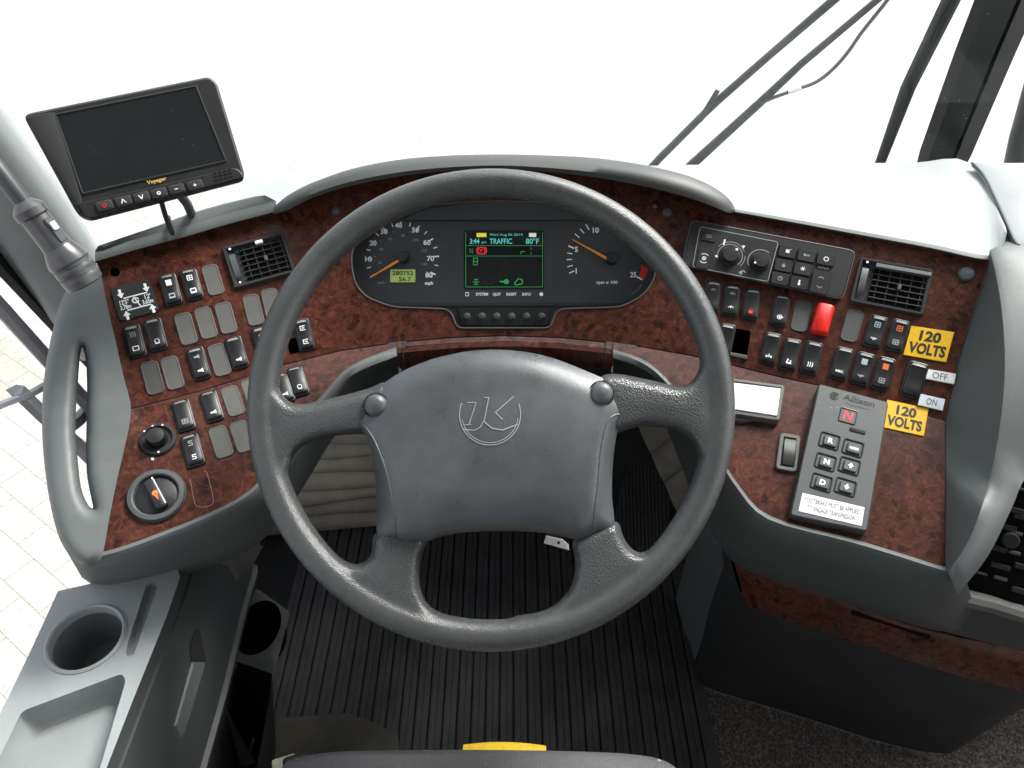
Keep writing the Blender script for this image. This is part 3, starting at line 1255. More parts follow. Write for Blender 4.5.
# ------------------------------------------------------------------ coat-hook sized ash drawer with a white lid, right of the wheel
ad = thing('ash_drawer', 'small pull-out ash drawer with bright white lid in a grey frame', 'ash drawer', FAS.hit(757, 402))
fr = FAS.frame(757, 398)
bm = bmesh.new()
o_ = fr.locs([(712, 374), (786, 384), (780, 420), (706, 409)], 0.013)
slab(bm, fr, rpoly(o_, 0.003), [(0, -0.002), (0, 0.009), (0.001, 0.0108), (0.0038, 0.011), (0.0042, 0.0098)])
mk('drawer_frame', bm, PLATE, ad)
bm = bmesh.new()
o_ = fr.locs([(716, 379.5), (781, 387.5), (777.5, 415), (710, 404.5)], 0.013)
slab(bm, fr, rpoly(o_, 0.001), [(0, 0.0099), (0, 0.0105), (0.0005, 0.0112)])
mk('lid', bm, WHITE, ad)
bm = bmesh.new()
o_ = fr.locs([(722, 408), (757, 413), (753, 420), (742, 421.5), (722, 418)], 0.006)
slab(bm, fr, rpoly(o_, 0.004), [(0, -0.001), (0, 0.005), (0.0012, 0.0062)])
mk('finger_pull', bm, DGREY, ad)

# ================================================================== stickers and plates
def card(name, label, cat, quad, m, surf=FAS, thick=0.0012, r=0.0006, off=0.0):
    cx = sum(p[0] for p in quad) / 4
    cy = sum(p[1] for p in quad) / 4
    fr = fit(quad, off)
    t = thing(name, label, cat, fr.o)
    bm = bmesh.new()
    slab(bm, fr, rpoly(fr.locs(quad), r, 3), [(0, -0.0005), (0, thick * 0.7), (thick * 0.3, thick)])
    mk('backing', bm, m, t)
    return t, fr


def local_word(t, fr, s, quadpx, m, z, h_frac, cy_frac, bold=0.0, name='lettering', wfrac=0.86):
    """lettering in the plate's own plane: quadpx = tl, tr, br, bl"""
    tl, tr, br, bl = [Vector(fr.loc(*q)) for q in quadpx]
    lm, rm = tl.lerp(bl, cy_frac), tr.lerp(br, cy_frac)
    d = rm - lm
    H = ((bl - tl).length + (br - tr).length) / 2 * h_frac
    upv = ((tl - bl) + (tr - br)).normalized()
    c = (lm + rm) / 2
    polys = word(s, c.x, c.y, H, right=(d.x, d.y), width=d.length * wfrac, up=(upv.x, upv.y), bold=bold)
    bm = bmesh.new()
    lay(bm, polys, lambda x, y: fr.w(x, y, z))
    return mk(name, bm, m, t, recalc=False, merge=False)


Q1 = [(911, 326), (954, 332.5), (946, 362.5), (903, 355)]
t, fr = card('warning_sticker', 'yellow 120 VOLTS sticker above the white OFF label, next to the rocker with orange grid', 'sticker', Q1, YELLOW)
local_word(t, fr, '120', Q1, INK, 0.0014, 0.31, 0.27, 0.042, wfrac=0.5)
local_word(t, fr, 'VOLTS', Q1, INK, 0.0014, 0.33, 0.70, 0.042, wfrac=0.86)
Q2 = [(887, 400), (928.5, 409), (923.5, 436.5), (882, 427.5)]
t, fr = card('warning_sticker', 'yellow 120 VOLTS sticker beside the shift pad, below the black isolator rocker', 'sticker', Q2, YELLOW)
local_word(t, fr, '120', Q2, INK, 0.0014, 0.31, 0.28, 0.042, wfrac=0.48)
local_word(t, fr, 'VOLTS', Q2, INK, 0.0014, 0.33, 0.70, 0.042, wfrac=0.84)
Q3 = [(925.5, 369), (956, 374), (954, 384.5), (924, 378.5)]
t, fr = card('switch_label', 'white label reading OFF between the two yellow stickers', 'label', Q3, WHITE, off=0.0012)
local_word(t, fr, 'OFF', Q3, GREYINK, 0.0014, 0.62, 0.5, 0.0, wfrac=0.5)
Q4 = [(920.5, 394), (945, 399.5), (942.5, 411), (917.5, 405)]
t, fr = card('switch_label', 'white label reading ON, touching the lower yellow sticker', 'label', Q4, BLUEW, off=0.0024)
local_word(t, fr, 'ON', Q4, GREYINK, 0.0014, 0.56, 0.5, 0.0, wfrac=0.42)

# height placard
Q5 = [(110, 289), (149, 279.5), (160, 311), (120, 322)]
t, fr = card('height_placard', 'black plate with white arrows and clearance heights, beside the first rocker pair', 'placard', Q5, MATTE, r=0.004, thick=0.002)


def q5(u, v):
    a = Vector(Q5[0]).lerp(Vector(Q5[1]), u)
    b = Vector(Q5[3]).lerp(Vector(Q5[2]), u)
    p = a.lerp(b, v)
    return (p.x, p.y)


marks = []
marks += [[q5(*p) for p in s] for s in stroke([(0.26, 0.36), (0.84, 0.36)], 0.035) + stroke([(0.26, 0.73), (0.84, 0.73)], 0.035)]
for ux, v0, sg in ((0.21, 0.08, 1), (0.86, 0.08, 1), (0.21, 1.0, -1), (0.86, 1.0, -1)):
    a = [(ux - 0.035, 0), (ux + 0.035, 0), (ux + 0.035, 0.13), (ux + 0.09, 0.13), (ux, 0.27), (ux - 0.09, 0.13), (ux - 0.035, 0.13)]
    marks.append([q5(p[0], v0 + sg * p[1]) for p in a])
marks += [[q5(*p) for p in s] for s in stroke(arc(0.52, 0.5, 0.075, 20, 340, 10), 0.035) + stroke([(0.5, 0.4), (0.6, 0.72), (0.72, 0.72)], 0.03)]
rgt = (Vector(Q5[1]) - Vector(Q5[0]))
for s, u, v, w in (("12'5\"", 0.24, 0.47, 9.5), ("3.78m", 0.24, 0.62, 11), ("12'", 0.83, 0.47, 6), ("3.65m", 0.8, 0.62, 11)):
    x, y = q5(u, v)
    marks += word(s, x, y, 4.2, right=(rgt.x, rgt.y), width=w, bold=0.02)
bm = bmesh.new()
lay(bm, marks, lambda x, y: fr.hit(x, y, 0.0023))
mk('lettering', bm, WHITEP, t, recalc=False, merge=False)

# ================================================================== air vents
def vent(label, quad, pitch, flap=False):
    cx = sum(p[0] for p in quad) / 4
    cy = sum(p[1] for p in quad) / 4
    fr = fit(quad)
    t = thing('air_vent', label, 'air vent', fr.o)
    o_ = fr.locs(quad)
    X0, X1 = min(p[0] for p in o_), max(p[0] for p in o_)
    w = ((Vector(o_[1]) - Vector(o_[0])).length + (Vector(o_[2]) - Vector(o_[3])).length) / 2
    h = ((Vector(o_[3]) - Vector(o_[0])).length + (Vector(o_[2]) - Vector(o_[1])).length) / 2
    c = Vector((sum(p[0] for p in o_) / 4, sum(p[1] for p in o_) / 4))
    d = (Vector(o_[1]) - Vector(o_[0])) + (Vector(o_[2]) - Vector(o_[3]))
    fr = Frame(fr.w(c.x, c.y), fr.n, fr.ex * d.x + fr.ey * d.y)
    bm = bmesh.new()
    slab(bm, fr, rrect(w, h, 0.003), [(0, -0.001), (0, 0.004), (0.001, 0.0055), (0.0035, 0.0055), (0.0045, 0.003), (0.0048, 0.001)])
    mk('frame', bm, MATTE, t)
    gx = 0.11 * w            # the grille sits to the right of the thumb wheel
    gw, gh = w * 0.74, h * 0.76
    bm = bmesh.new()
    slab(bm, fr, rrect(gw, gh, 0.001, 2, gx, 0), [(0, 0.0012), (0, 0.0016)])
    mk('duct_mouth', bm, VOID, t)
    n_ = 6
    for i in range(n_):
        y = -gh / 2 + gh * (i + 0.5) / n_
        bm = bmesh.new()
        sec = [[fr.w(gx + sx * gw / 2, y + yy, zz) for yy, zz in ((0.0009, 0.0022), (0.0004, 0.0040), (-0.0006, 0.0046), (-0.0010, 0.0038), (-0.0004, 0.0018))] for sx in (-1, 1)]
        loft(bm, sec, closed=True, caps=True)
        mk('slat', bm, MATTE, t)
    bm = bmesh.new()
    for i in range(5):
        x = gx - gw / 2 + gw * (i + 0.5) / 5
        slab(bm, fr, [(x - 0.0006, -gh / 2), (x + 0.0006, -gh / 2), (x + 0.0006, gh / 2), (x - 0.0006, gh / 2)], [(0, 0.0016), (0, 0.0034)])
    mk('vane_grille', bm, MATTE, t)
    bm = bmesh.new()
    slab(bm, fr, rrect(0.004, 0.007, 0.0012, 3, gx, -0.001), [(0, 0.003), (0, 0.0065), (0.0008, 0.0075)])
    mk('direction_tab', bm, DGREY, t)
    wx = -w / 2 + w * 0.115
    bm = bmesh.new()
    sec = []
    for k in range(9):
        a = math.pi * k / 8
        yy, zz = h * 0.3 * math.cos(a), 0.002 + 0.004 * math.sin(a)
        sec.append([fr.w(wx - 0.0035, yy, zz), fr.w(wx + 0.0035, yy, zz)])
    loft(bm, sec)
    mk('thumb_wheel', bm, DGREY, t)
    bm = bmesh.new()
    lay(bm, [circ(0.0015, 10, wx, h * 0.4)], lambda x, y: fr.w(x, y, 0.0058))
    if not flap:
        lay(bm, [circ(0.0012, 10, wx, -h * 0.4)], lambda x, y: fr.w(x, y, 0.0058))
    mk('open_mark', bm, WHITEP, t, recalc=False)
    if flap:
        bm = bmesh.new()
        sec = [[fr.w(gx + sx * gw / 2, gh / 2 + yy, zz) for yy, zz in ((0.002, 0.003), (0.0015, 0.0072), (-0.003, 0.0078), (-0.0042, 0.006), (-0.004, 0.003))] for sx in (-1, 1)]
        loft(bm, sec, closed=True, caps=True)
        mk('upper_flap', bm, DGREY, t)
    else:
        bm = bmesh.new()
        slab(bm, fr, rrect(0.009, 0.004, 0.001, 3, gx - 0.002, gh / 2 + 0.0005), [(0, 0.003), (0, 0.0068), (0.0005, 0.0072)])
        mk('catch', bm, WHITEP, t)


vent('black air vent with open louvres beneath the reversing monitor, beside grey blanking plates', [(221.5, 249), (284, 233), (296, 273.5), (236, 290)], 5)
vent('black air vent with raised top flap, next to the climate panel', [(859, 258), (932, 271), (923, 317), (849, 303)], 5, True)
# ================================================================== INSTRUMENT CLUSTER (recessed behind its opening)
_c = FAS.hit(505, 262, -0.012)
CLF = Frame(_c, (0, -math.cos(math.radians(44)), math.sin(math.radians(44))), (1, 0, 0))
clu = thing('instrument_cluster', 'curved black instrument cluster with two dials and green lit screen behind the wheel rim', 'instrument cluster', _c)
bm = bmesh.new()
big = [( (x - 505) * 1.03 + 505, (y - 262) * 1.06 + 262) for x, y in CL_OUT]
fo = CLF.locs(big)
slab(bm, CLF, fo, [(0, -0.012), (0, 0.0)])
mk('face_plate', bm, DIALF, clu)
bm = bmesh.new()
top = [bm.verts.new(fh(x, y, 0.0002)) for x, y in CL_OUT]
mid = [bm.verts.new(fh(x, y, -0.004)) for x, y in CL_OUT]
bot = [bm.verts.new(CLF.w(*q, 0.0003)) for q in CLF.locs([((x - 505) * 1.006 + 505, (y - 262) * 1.012 + 262) for x, y in CL_OUT])]
for a, b in ((top, mid), (mid, bot)):
    for i in range(len(top)):
        j = (i + 1) % len(top)
        face(bm, (a[i], a[j], b[j], b[i]))
mk('recess_wall', bm, DGREY, clu, angle=60)
# grey bead painting the light caught by the opening's cut edge
bm = bmesh.new()
ring = [fh(x, y, 0.0006) for x, y in CL_OUT]
tube(bm, ring + ring[:2], 0.0010, 6, caps=False)
mk('lit_edge_bead', bm, PLATE, clu)
bm = bmesh.new()
o_ = CLF.locs([(425, 203), (470, 198), (540, 198), (588, 203), (606, 212), (622, 221), (404, 221)])
slab(bm, CLF, o_, [(0, -0.001), (0, 0.004), (0.001, 0.005)])
mk('upper_shelf', bm, DIALF, clu)
bm = bmesh.new()
o_ = CLF.locs([(369, 296), (390, 303.5), (622, 303.5), (640, 295), (641, 298), (622, 306), (390, 306), (368, 299)])
slab(bm, CLF, o_, [(0, 0.0), (0, 0.0028)])
mk('lower_bead', bm, MATTE, clu)


def cdecal(name, polys, m, off=0.0006, parent=None, label=None):
    return decal(name, polys, CLF, off, m, parent or clu, label)


# speedometer
sp = []
sx, sy = 402.3, 258.5
for i in range(17):
    a = math.radians(210 - i * (236.0 / 16))
    major = i % 2 == 0
    r1, r0, w = 36.5, (31.5 if major else 33.0), (1.4 if major and i > 7 else 1.0)
    sp += stroke([(sx + r0 * math.cos(a), sy - r0 * math.sin(a)), (sx + r1 * math.cos(a), sy - r1 * math.sin(a))], w)
cdecal('tick_marks', sp, WHITEP)
nm = []
for s, x, y in (('10', 368.5, 259), ('20', 373, 243), ('30', 384, 231.5), ('40', 398.5, 225.3), ('50', 415.5, 230), ('60', 427, 242.5), ('70', 430.5, 258.5), ('80', 429, 275)):
    nm += word(s, x, y, 4.8, width=7.2, bold=0.03)
nm += word('mph', 429, 283, 3.2, width=8, bold=0.03)
cdecal('lettering', nm, WHITEP)
nm = []
for i, s in enumerate(('20', '40', '60', '80', '100', '120', '140')):
    a = math.radians(190 - i * 34)
    nm += word(s, sx + 23 * math.cos(a), sy - 23 * math.sin(a), 2.6, width=1.9 * len(s))
    nm += stroke([(sx + 27 * math.cos(a - 0.25), sy - 27 * math.sin(a - 0.25)), (sx + 28.5 * math.cos(a - 0.25), sy - 28.5 * math.sin(a - 0.25))], 0.7)
nm += word('km/h', 381, 282.5, 2.2, width=7)
cdecal('inner_lettering', nm, DIMP)


def gauge_needle(cx, cy, tx, ty, label, hubx, huby):
    a, b = CLF.hit(cx, cy, 0.006), CLF.hit(tx, ty, 0.006)
    d = (b - a).normalized()
    s = CLF.n.cross(d)
    bm = bmesh.new()
    secs = []
    for t, w in ((-0.12, 0.0022), (0.0, 0.0021), (1.0, 0.0007)):
        p = a.lerp(b, t)
        secs.append([p - s * w, p - s * w * 0.4 + CLF.n * 0.0012, p + s * w * 0.4 + CLF.n * 0.0012, p + s * w, p - CLF.n * 0.0006])
    loft(bm, secs, closed=True, caps=True)
    nd = mk('needle', bm, NEEDLE, clu, label)
    bm = bmesh.new()
    lathe(bm, CLF.frame(hubx, huby, 0.0), [(0.0078, 0.0), (0.0075, 0.006), (0.006, 0.0085), (0.0025, 0.0095), (0.0002, 0.0095)], 20, cap=False)
    mk('needle_cap', bm, BLACK, nd)


gauge_needle(402, 258.5, 369.5, 278, 'orange speedometer needle', 403.5, 258)
gauge_needle(607, 258.5, 572.5, 239.5, 'orange rev counter needle', 611, 259)
# odometer
bm = bmesh.new()
slab(bm, CLF, CLF.locs([(390.3, 269.5), (415.3, 269.5), (415.3, 282.3), (390.3, 282.3)]), [(0, 0.0), (0, 0.0008)])
od = mk('odometer', bm, LCD, clu)
cdecal('lettering', word('280752', 402.8, 273, 4.0, width=21, bold=0.01) + word('56.7', 405, 279, 4.0, width=12, bold=0.01), INK, 0.0012, od)
# tachometer
tk = []
for x0, y0_, x1, y1, w in ((585.9, 224.5, 589, 229.6, 1), (580.3, 229, 583.9, 233, 1), (575.2, 234, 579.2, 237.6, 1), (568.8, 246, 573.8, 248.2, 1.7), (567.6, 253, 572.2, 253.8, 1),
                         (567, 259.6, 571.8, 259.4, 1), (567.6, 266.8, 572.4, 265.4, 1), (569.4, 273, 574, 271, 1), (637.2, 277, 642.2, 279.6, 1.5)):
    tk += stroke([(x0, y0_), (x1, y1)], w)
cdecal('tick_marks', tk, WHITEP)
nm = []
for s, x, y in (('10', 595.8, 230.2), ('5', 576.5, 249.3), ('1', 576.2, 270.8), ('25', 633.3, 274.6)):
    nm += word(s, x, y, 5.0, width=6.2 if len(s) == 2 else None, bold=0.03)
nm += word('rpm x 100', 607, 282.3, 2.9, width=21, bold=0.02)
cdecal('lettering', nm, WHITEP)
cdecal('red_band', [arc(611.5, 259, 37, -31, -8, 6)[::1] + [(p[0], p[1]) for p in reversed(arc(611.5, 259, 31, -31, -8, 6))]] and
       [[(640, 264.5), (646.5, 268), (648.5, 269.5), (646, 276), (643.6, 279), (638.6, 276.5), (640.5, 272), (641.5, 268)]], REDP)
cdecal('pointer_arc', stroke(arc(611.5, 259, 38, -62, -42, 8), 0.5) and stroke([(642, 284.5), (638, 289.5), (632, 294)], 0.5), DIMP)

# trip computer screen
bm = bmesh.new()
slab(bm, CLF, CLF.locs([(464, 230.5), (544, 230.5), (544, 289), (464, 289)]), [(0, 0.0), (0, 0.0006)])
scr = mk('display_screen', bm, SCREEN, clu)
Z1 = 0.0012
g = []
for a in ([(465.7, 232.4), (465.7, 287)], [(542.6, 232.4), (542.6, 287)], [(465.7, 287), (542.6, 287)], [(465.7, 256), (542.6, 256)], [(465.7, 245.6), (542.6, 245.6)]):
    g += stroke(a, 0.5)
g += word('N', 471.3, 250.8, 5, width=3.2)
g += stroke([(521, 251.5), (524.5, 251.5)], 0.9) + stroke([(521, 251.5), (521, 254)], 0.8) + stroke([(531, 248), (531, 249.6)], 0.9) + stroke([(531, 253), (531, 254)], 0.9)
g += stroke([(473.5, 258), (477.3, 258), (477.3, 265), (473.5, 265)], 0.9, True) + stroke([(474, 261.5), (477, 261.5)], 0.7)
g += stroke([(473, 282), (479, 282)], 0.8) + stroke([(474, 279.6), (478, 279.6)], 0.8) + stroke([(474, 284.3), (478, 284.3)], 0.8) + stroke([(476, 278.6), (476, 285)], 0.6)
g += [circ(2.6, 12, 506.4, 281.6)] + [[(499.5, 281), (504.5, 280.6), (504.5, 282.6), (499.5, 282.2)]]
g += stroke([(514.5, 283), (518.6, 278.4), (522.2, 280), (522.5, 283.6), (516, 285.2)], 1.1, True)
cdecal('green_symbol', g, EM_GREEN, Z1, scr)
c = word('3:44', 474.6, 241.2, 5.2, width=9.6, bold=0.012) + word('pm', 484, 242, 2.6, width=4.4) + word('TRAFFIC', 500.8, 241.2, 5.2, width=22.5, bold=0.012) + word('80°F', 532.4, 241.2, 5.2, width=13.2, bold=0.012)
c += word('Wed Aug 06 2014', 506, 234.6, 2.3, width=33)
cdecal('lettering', c, EM_CYAN, Z1, scr)
cdecal('yellow_field', [[(476.5, 233), (486.4, 233), (486.4, 237), (476.5, 237)]], EM_YELLOW, Z1, scr)
cdecal('white_field', [[(529, 233), (536.2, 233), (536.2, 237), (529, 237)]], EM_WHITE, Z1, scr)
cdecal('brake_symbol', stroke(arc(481.6, 250.7, 3.4, 0, 360, 18), 0.9) + word('P', 481.6, 250.7, 3.4, width=2.2, bold=0.02) + stroke(arc(481.6, 250.7, 4.9, 130, 230, 8), 0.9) + stroke(arc(481.6, 250.7, 4.9, -50, 50, 8), 0.9), EM_RED, Z1, scr)
nm = []
for s, x, w in (('SYSTEM', 482, 12.2), ('QUIT', 496.9, 8), ('RESET', 511.5, 10), ('INFO', 526.5, 8.4)):
    nm += word(s, x, 294.2, 2.7, width=w, bold=0.03)
nm += stroke([(465.6, 292.6), (468.6, 292.6), (468.6, 295.8), (465.6, 295.8)], 0.7, True) + [circ(1.9, 12, 541.3, 294.2)]
cdecal('lettering', nm, WHITEP)
# push buttons
bm = bmesh.new()
o_ = CLF.locs([(457, 308), (552, 308), (548, 326), (461, 326)], 0.004)
slab(bm, CLF, rpoly(o_, 0.004), [(0, -0.001), (0, 0.0035), (0.001, 0.0048)])
strip = mk('button_strip', bm, BLACK, clu)
for x in (466.7, 481.7, 496.5, 511.4, 526.3, 541.6):
    bm = bmesh.new()
    lathe(bm, CLF.frame(x, 316.7, 0.0045), [(0.0053, -0.001), (0.0053, 0.0002), (0.0045, 0.0008), (0.0042, 0.0035), (0.003, 0.0052), (0.0002, 0.0058)], 18, cap=False)
    mk('button', bm, DGREY, clu)

# ================================================================== CLIMATE PANEL
OQ = [(691, 222), (854, 253), (841, 300.5), (682, 266)]
fr = fit(OQ, 0.001)
cli = thing('climate_control_panel', 'black climate control panel with two rotary knobs and nine square keys', 'control panel', fr.o)
bm = bmesh.new()
OQ = [(691, 222), (854, 253), (841, 300.5), (682, 266)]
slab(bm, fr, rpoly(fr.locs(OQ), 0.008, 5), [(0, -0.001), (0, 0.004), (0.0012, 0.0055)])
mk('housing', bm, MATTE, cli)
bm = bmesh.new()
ring = [fr.w(x, y, 0.0052) for x, y in inset(rpoly(fr.locs(OQ), 0.008, 5), -0.0004)]
tube(bm, ring + ring[:2], 0.0006, 5, caps=False)
mk('edge_bead', bm, DGREY, cli)
bm = bmesh.new()
LQ = rpoly(fr.locs([(700, 227), (778, 242.5), (767.5, 282), (692.5, 267)], 0.0055), 0.003, 4)
slab(bm, fr, LQ, [(0, 0.005), (0, 0.0062), (0.0006, 0.0068)])
lp = mk('knob_field', bm, BLACK, cli)
bm = bmesh.new()
lay(bm, stroke(LQ, 0.0008, True), lambda x, y: fr.w(x, y, 0.0071))
mk('field_border', bm, DIMP, lp, recalc=False)


def at_local(px, py, z):
    x, y = fr.loc(px, py, z)
    return x, y


def knob(px, py, marks):
    x, y = at_local(px, py, 0.008)
    f2 = Frame(fr.w(x, y, 0.0068), fr.n, fr.ex)
    bm = bmesh.new()
    lathe(bm, f2, [(0.0122, 0.0), (0.0116, 0.0018), (0.0102, 0.0022), (0.0098, 0.0062), (0.009, 0.0074), (0.0002, 0.0077)], 30, cap=False)
    k_ = mk('knob', bm, BLACK, cli)
    bm = bmesh.new()
    for polys, z in marks:
        lay(bm, polys, lambda a, b: f2.w(a, b, z))
    mk('mark', bm, DIMP, k_, recalc=False)
    return k_, f2


m_ = U
k1, f2 = knob(730, 255.5, [(stroke(arc(0, 0, 14.5 * m_, -40, 205, 20), 0.9 * m_), 0.0006), (stroke(arc(0, 0, 17.5 * m_, 30, 150, 14), 0.8 * m_), 0.0006), (stroke(arc(0, 0, 17.5 * m_, -35, 10, 8), 0.8 * m_), 0.0006)])
bm = bmesh.new()
lay(bm, [circ(1.6 * m_, 8, 5.6 * m_, 6.5 * m_)], lambda a, b: f2.w(a, b, 0.0080))
lay(bm, [circ(1.5 * m_, 8, -15.5 * m_, -4 * m_), [(-11 * m_, 12 * m_), (-9 * m_, 12 * m_), (-9 * m_, 19 * m_), (-11 * m_, 19 * m_)], [(13 * m_, 12 * m_), (15 * m_, 16 * m_), (11 * m_, 16 * m_)]], lambda a, b: f2.w(a, b, 0.0007))
mk('white_mark', bm, WHITEP, k1, recalc=False)
k2, f2 = knob(760.5, 261, [(stroke(arc(0, 0, 14.5 * m_, 60, 215, 16), 1.0 * m_), 0.0006)])
bm = bmesh.new()
lay(bm, [circ(1.4 * m_, 8, -6.2 * m_, -6 * m_)], lambda a, b: f2.w(a, b, 0.0080))
mk('white_mark', bm, WHITEP, k2, recalc=False)
decal('fan_symbol', stroke([(739, 272.5), (743, 270.5), (745.5, 272.5)], 1.2) + [circ(1.5, 8, 741, 273)], fr, 0.0072, DIMP, lp)


def key(px, py, w, h, polys, m, sub=None):
    x, y = at_local(px, py, 0.0075)
    f2 = Frame(fr.w(x, y, 0.0055), fr.n, fr.ex)
    bm = bmesh.new()
    slab(bm, f2, rrect(w, h, 0.0022, 4), [(0, -0.001), (0, 0.0016), (0.0007, 0.0026)])
    k_ = mk('key', bm, BLACK, cli)
    bm = bmesh.new()
    lay(bm, [[(a * U, b * U) for a, b in p] for p in polys], lambda a, b: f2.w(a, b, 0.003))
    mk('symbol', bm, m, k_, recalc=False)


s_ac = stroke(arc(-1.4, 0, 1.7, 40, 320, 8), 0.8) + rect(0.3, -1.7, 3.4, -0.9) + rect(0.3, 0.9, 3.4, 1.7) + rect(0.3, -1.7, 1.1, 1.7)
s_fan = stroke(arc(0, 0, 2.2, 0, 360, 12), 0.8) + rect(-1, -1, 1, 1) + stroke(arc(0, 0, 5.8, 50, 130, 8), 1.0) + stroke(arc(0, 0, 5.8, 230, 310, 8), 1.0)
s_sq = rect(-2, -2, 2, 2) + rect(2.6, 2.2, 3.6, 3)
s_vent = rect(-3.4, -1.4, -0.6, 1.4) + stroke([(0, -1), (1.2, 1), (2.2, -1), (3.4, 1)], 0.8)
s_o = stroke(arc(0, 0, 2.5, 0, 360, 14), 1.1)
s_drop = [circ(2, 10, 0, -0.6), [(-1, 0.6), (1, 0.6), (0, 3)]]
s_flake = stroke([(-2.6, 0), (2.6, 0)], 0.8) + stroke([(-1.3, -2.2), (1.3, 2.2)], 0.8) + stroke([(1.3, -2.2), (-1.3, 2.2)], 0.8) + rect(-1, -1, 1, 1)
s_clk = stroke(arc(0, 0, 2.4, 0, 360, 14), 0.9) + stroke([(0, 0), (0, 1.7)], 0.7) + stroke([(0, 0), (1.2, 0)], 0.7)
s_man = [circ(1.1, 8, 0, 2.4), [(-1.6, -3), (1.6, -3), (0.7, 1.4), (-0.7, 1.4)]]
s_ud = stroke([(-2.8, 5), (0, 7), (2.8, 5)], 1.0) + stroke([(-2.8, -5), (0, -7), (2.8, -5)], 1.0)
KW, KH = 0.0205, 0.0155
key(709, 236.5, 0.018, 0.013, s_ac, DIMP)
key(704, 258.5, 0.0165, 0.0255, s_fan, WHITEP)
for px, py, s in ((787.5, 251.5, s_sq), (806.5, 255.5, s_vent), (826, 259.3, s_o), (783.5, 265.5, s_drop), (802.7, 269, s_flake), (780, 278.6, s_clk), (799, 282.8, s_man)):
    key(px, py, KW, KH, s, WHITEP if s in (s_o, s_sq, s_man, s_flake) else DIMP)
key(820, 282.5, 0.0205, 0.0275, s_ud, DIMP)
bm = bmesh.new()
x, y = at_local(823.5, 267.8, 0.006)
lay(bm, [[(x + a * U, y + b * U) for a, b in p] for p in (stroke([(-6, -1.4), (-4, 1), (-2, -1), (0, 1.2), (2, -1), (4, 1.2), (6, -0.6)], 1.0))], lambda a, b: fr.w(a, b, 0.0058))
mk('script_mark', bm, DIMP, cli, recalc=False)

# ================================================================== TRANSMISSION SELECTOR
fr = fit([(820, 384.5), (887.5, 402.5), (866, 530), (791.5, 514)])
sel = thing('transmission_selector', 'dark grey push button gear selector pad with red digit and white instruction strip', 'gear selector', fr.o)
SQ = [(820, 384.5), (887.5, 402.5), (866, 530), (791.5, 514)]
TZ = 0.012
so = rpoly(fr.locs(SQ, TZ), 0.0025, 3)
bm = bmesh.new()
slab(bm, fr, so, [(-0.002, -0.014), (-0.0012, TZ - 0.0015), (0, TZ)], cap=True)
mk('housing', bm, SIDEG, sel)


def sloc(px, py, z=TZ):
    return fr.loc(px, py, z)


sx0 = Vector(sloc(820, 384.5))
dx = (Vector(sloc(887.5, 402.5)) - sx0).normalized()
sfr = Frame(fr.o, fr.n, fr.ex * dx.x + fr.ey * dx.y)       # frame turned to the pad's own axes


def s2(px, py, z=TZ):
    return sfr.loc(px, py, z)


def pad_button(px, py, w, h, s, m):
    x, y = s2(px, py)
    bm = bmesh.new()
    f2 = Frame(sfr.w(x, y, TZ), sfr.n, sfr.ex)
    # raised surround and a dished key
    slab(bm, f2, rrect(w, h, 0.0015, 3), [(-0.0012, -0.0005), (-0.0012, 0.0006), (0, 0.0012), (0.0004, -0.0006)], cap=True)
    k_ = mk('button', bm, MATTE, sel)
    bm = bmesh.new()
    slab(bm, f2, rrect(w * 0.74, h * 0.7, 0.0015, 3, 0.0008, -0.0006), [(0, -0.0006), (0, 0.0018), (0.0008, 0.0026)])
    mk('button_cap', bm, DGREY, k_)
    bm = bmesh.new()
    lay(bm, s, lambda a, b: f2.w(a + 0.0008, b - 0.0006, 0.003))
    mk('symbol', bm, m, k_, recalc=False)


def ltr(s):
    return word(s, 0, 0, 0.0056, up=(0, 1), bold=0.05)


BW = 0.0185
pad_button(829.5, 441, BW, 0.0165, ltr('R'), WHITEP)
pad_button(825.5, 462, BW, 0.0165, ltr('N'), WHITEP)
pad_button(821.5, 482.5, BW, 0.0165, ltr('D'), WHITEP)
pad_button(853, 448, BW, 0.0165, word('MODE', 0, -0.001, 0.0028, up=(0, 1), width=0.009, bold=0.05), WHITEP)
pad_button(849.5, 466, BW, 0.0165, [[(-0.003, -0.0005), (0.003, -0.0005), (0, 0.0035)], [(-0.001, -0.003), (0.001, -0.003), (0.001, -0.0005), (-0.001, -0.0005)]], WHITEP)
pad_button(845.5, 487, BW, 0.0165, [[(-0.003, 0.0005), (0, -0.0035), (0.003, 0.0005)], [(-0.001, 0.0005), (0.001, 0.0005), (0.001, 0.003), (-0.001, 0.003)]], WHITEP)
x, y = s2(848, 416)
f2 = Frame(sfr.w(x, y, TZ), sfr.n, sfr.ex)
bm = bmesh.new()
slab(bm, f2, rrect(0.0165, 0.0165, 0.001, 3), [(-0.0008, -0.0004), (-0.0008, 0.0006), (0, 0.0008), (0.0004, -0.0003)])
dg = mk('digit_window', bm, BLACK, sel)
bm = bmesh.new()
sg = stroke([(-0.0042, -0.0055), (-0.003, 0.0055)], 0.0018) + stroke([(0.003, -0.0055), (0.0042, 0.0055)], 0.0018) + stroke([(-0.003, 0.0055), (0.0033, -0.0055)], 0.0018)
lay(bm, sg, lambda a, b: f2.w(a, b, 0.0002))
mk('red_digit', bm, EM_RED, dg, recalc=False)
x, y = s2(857.5, 431)
f2 = Frame(sfr.w(x, y, TZ), sfr.n, sfr.ex)
bm = bmesh.new()
slab(bm, f2, rrect(0.0165, 0.0045, 0.0015, 3), [(0, -0.0004), (0, 0.0006), (0.0006, 0.0009)])
mk('mode_light', bm, MATTE, sel)
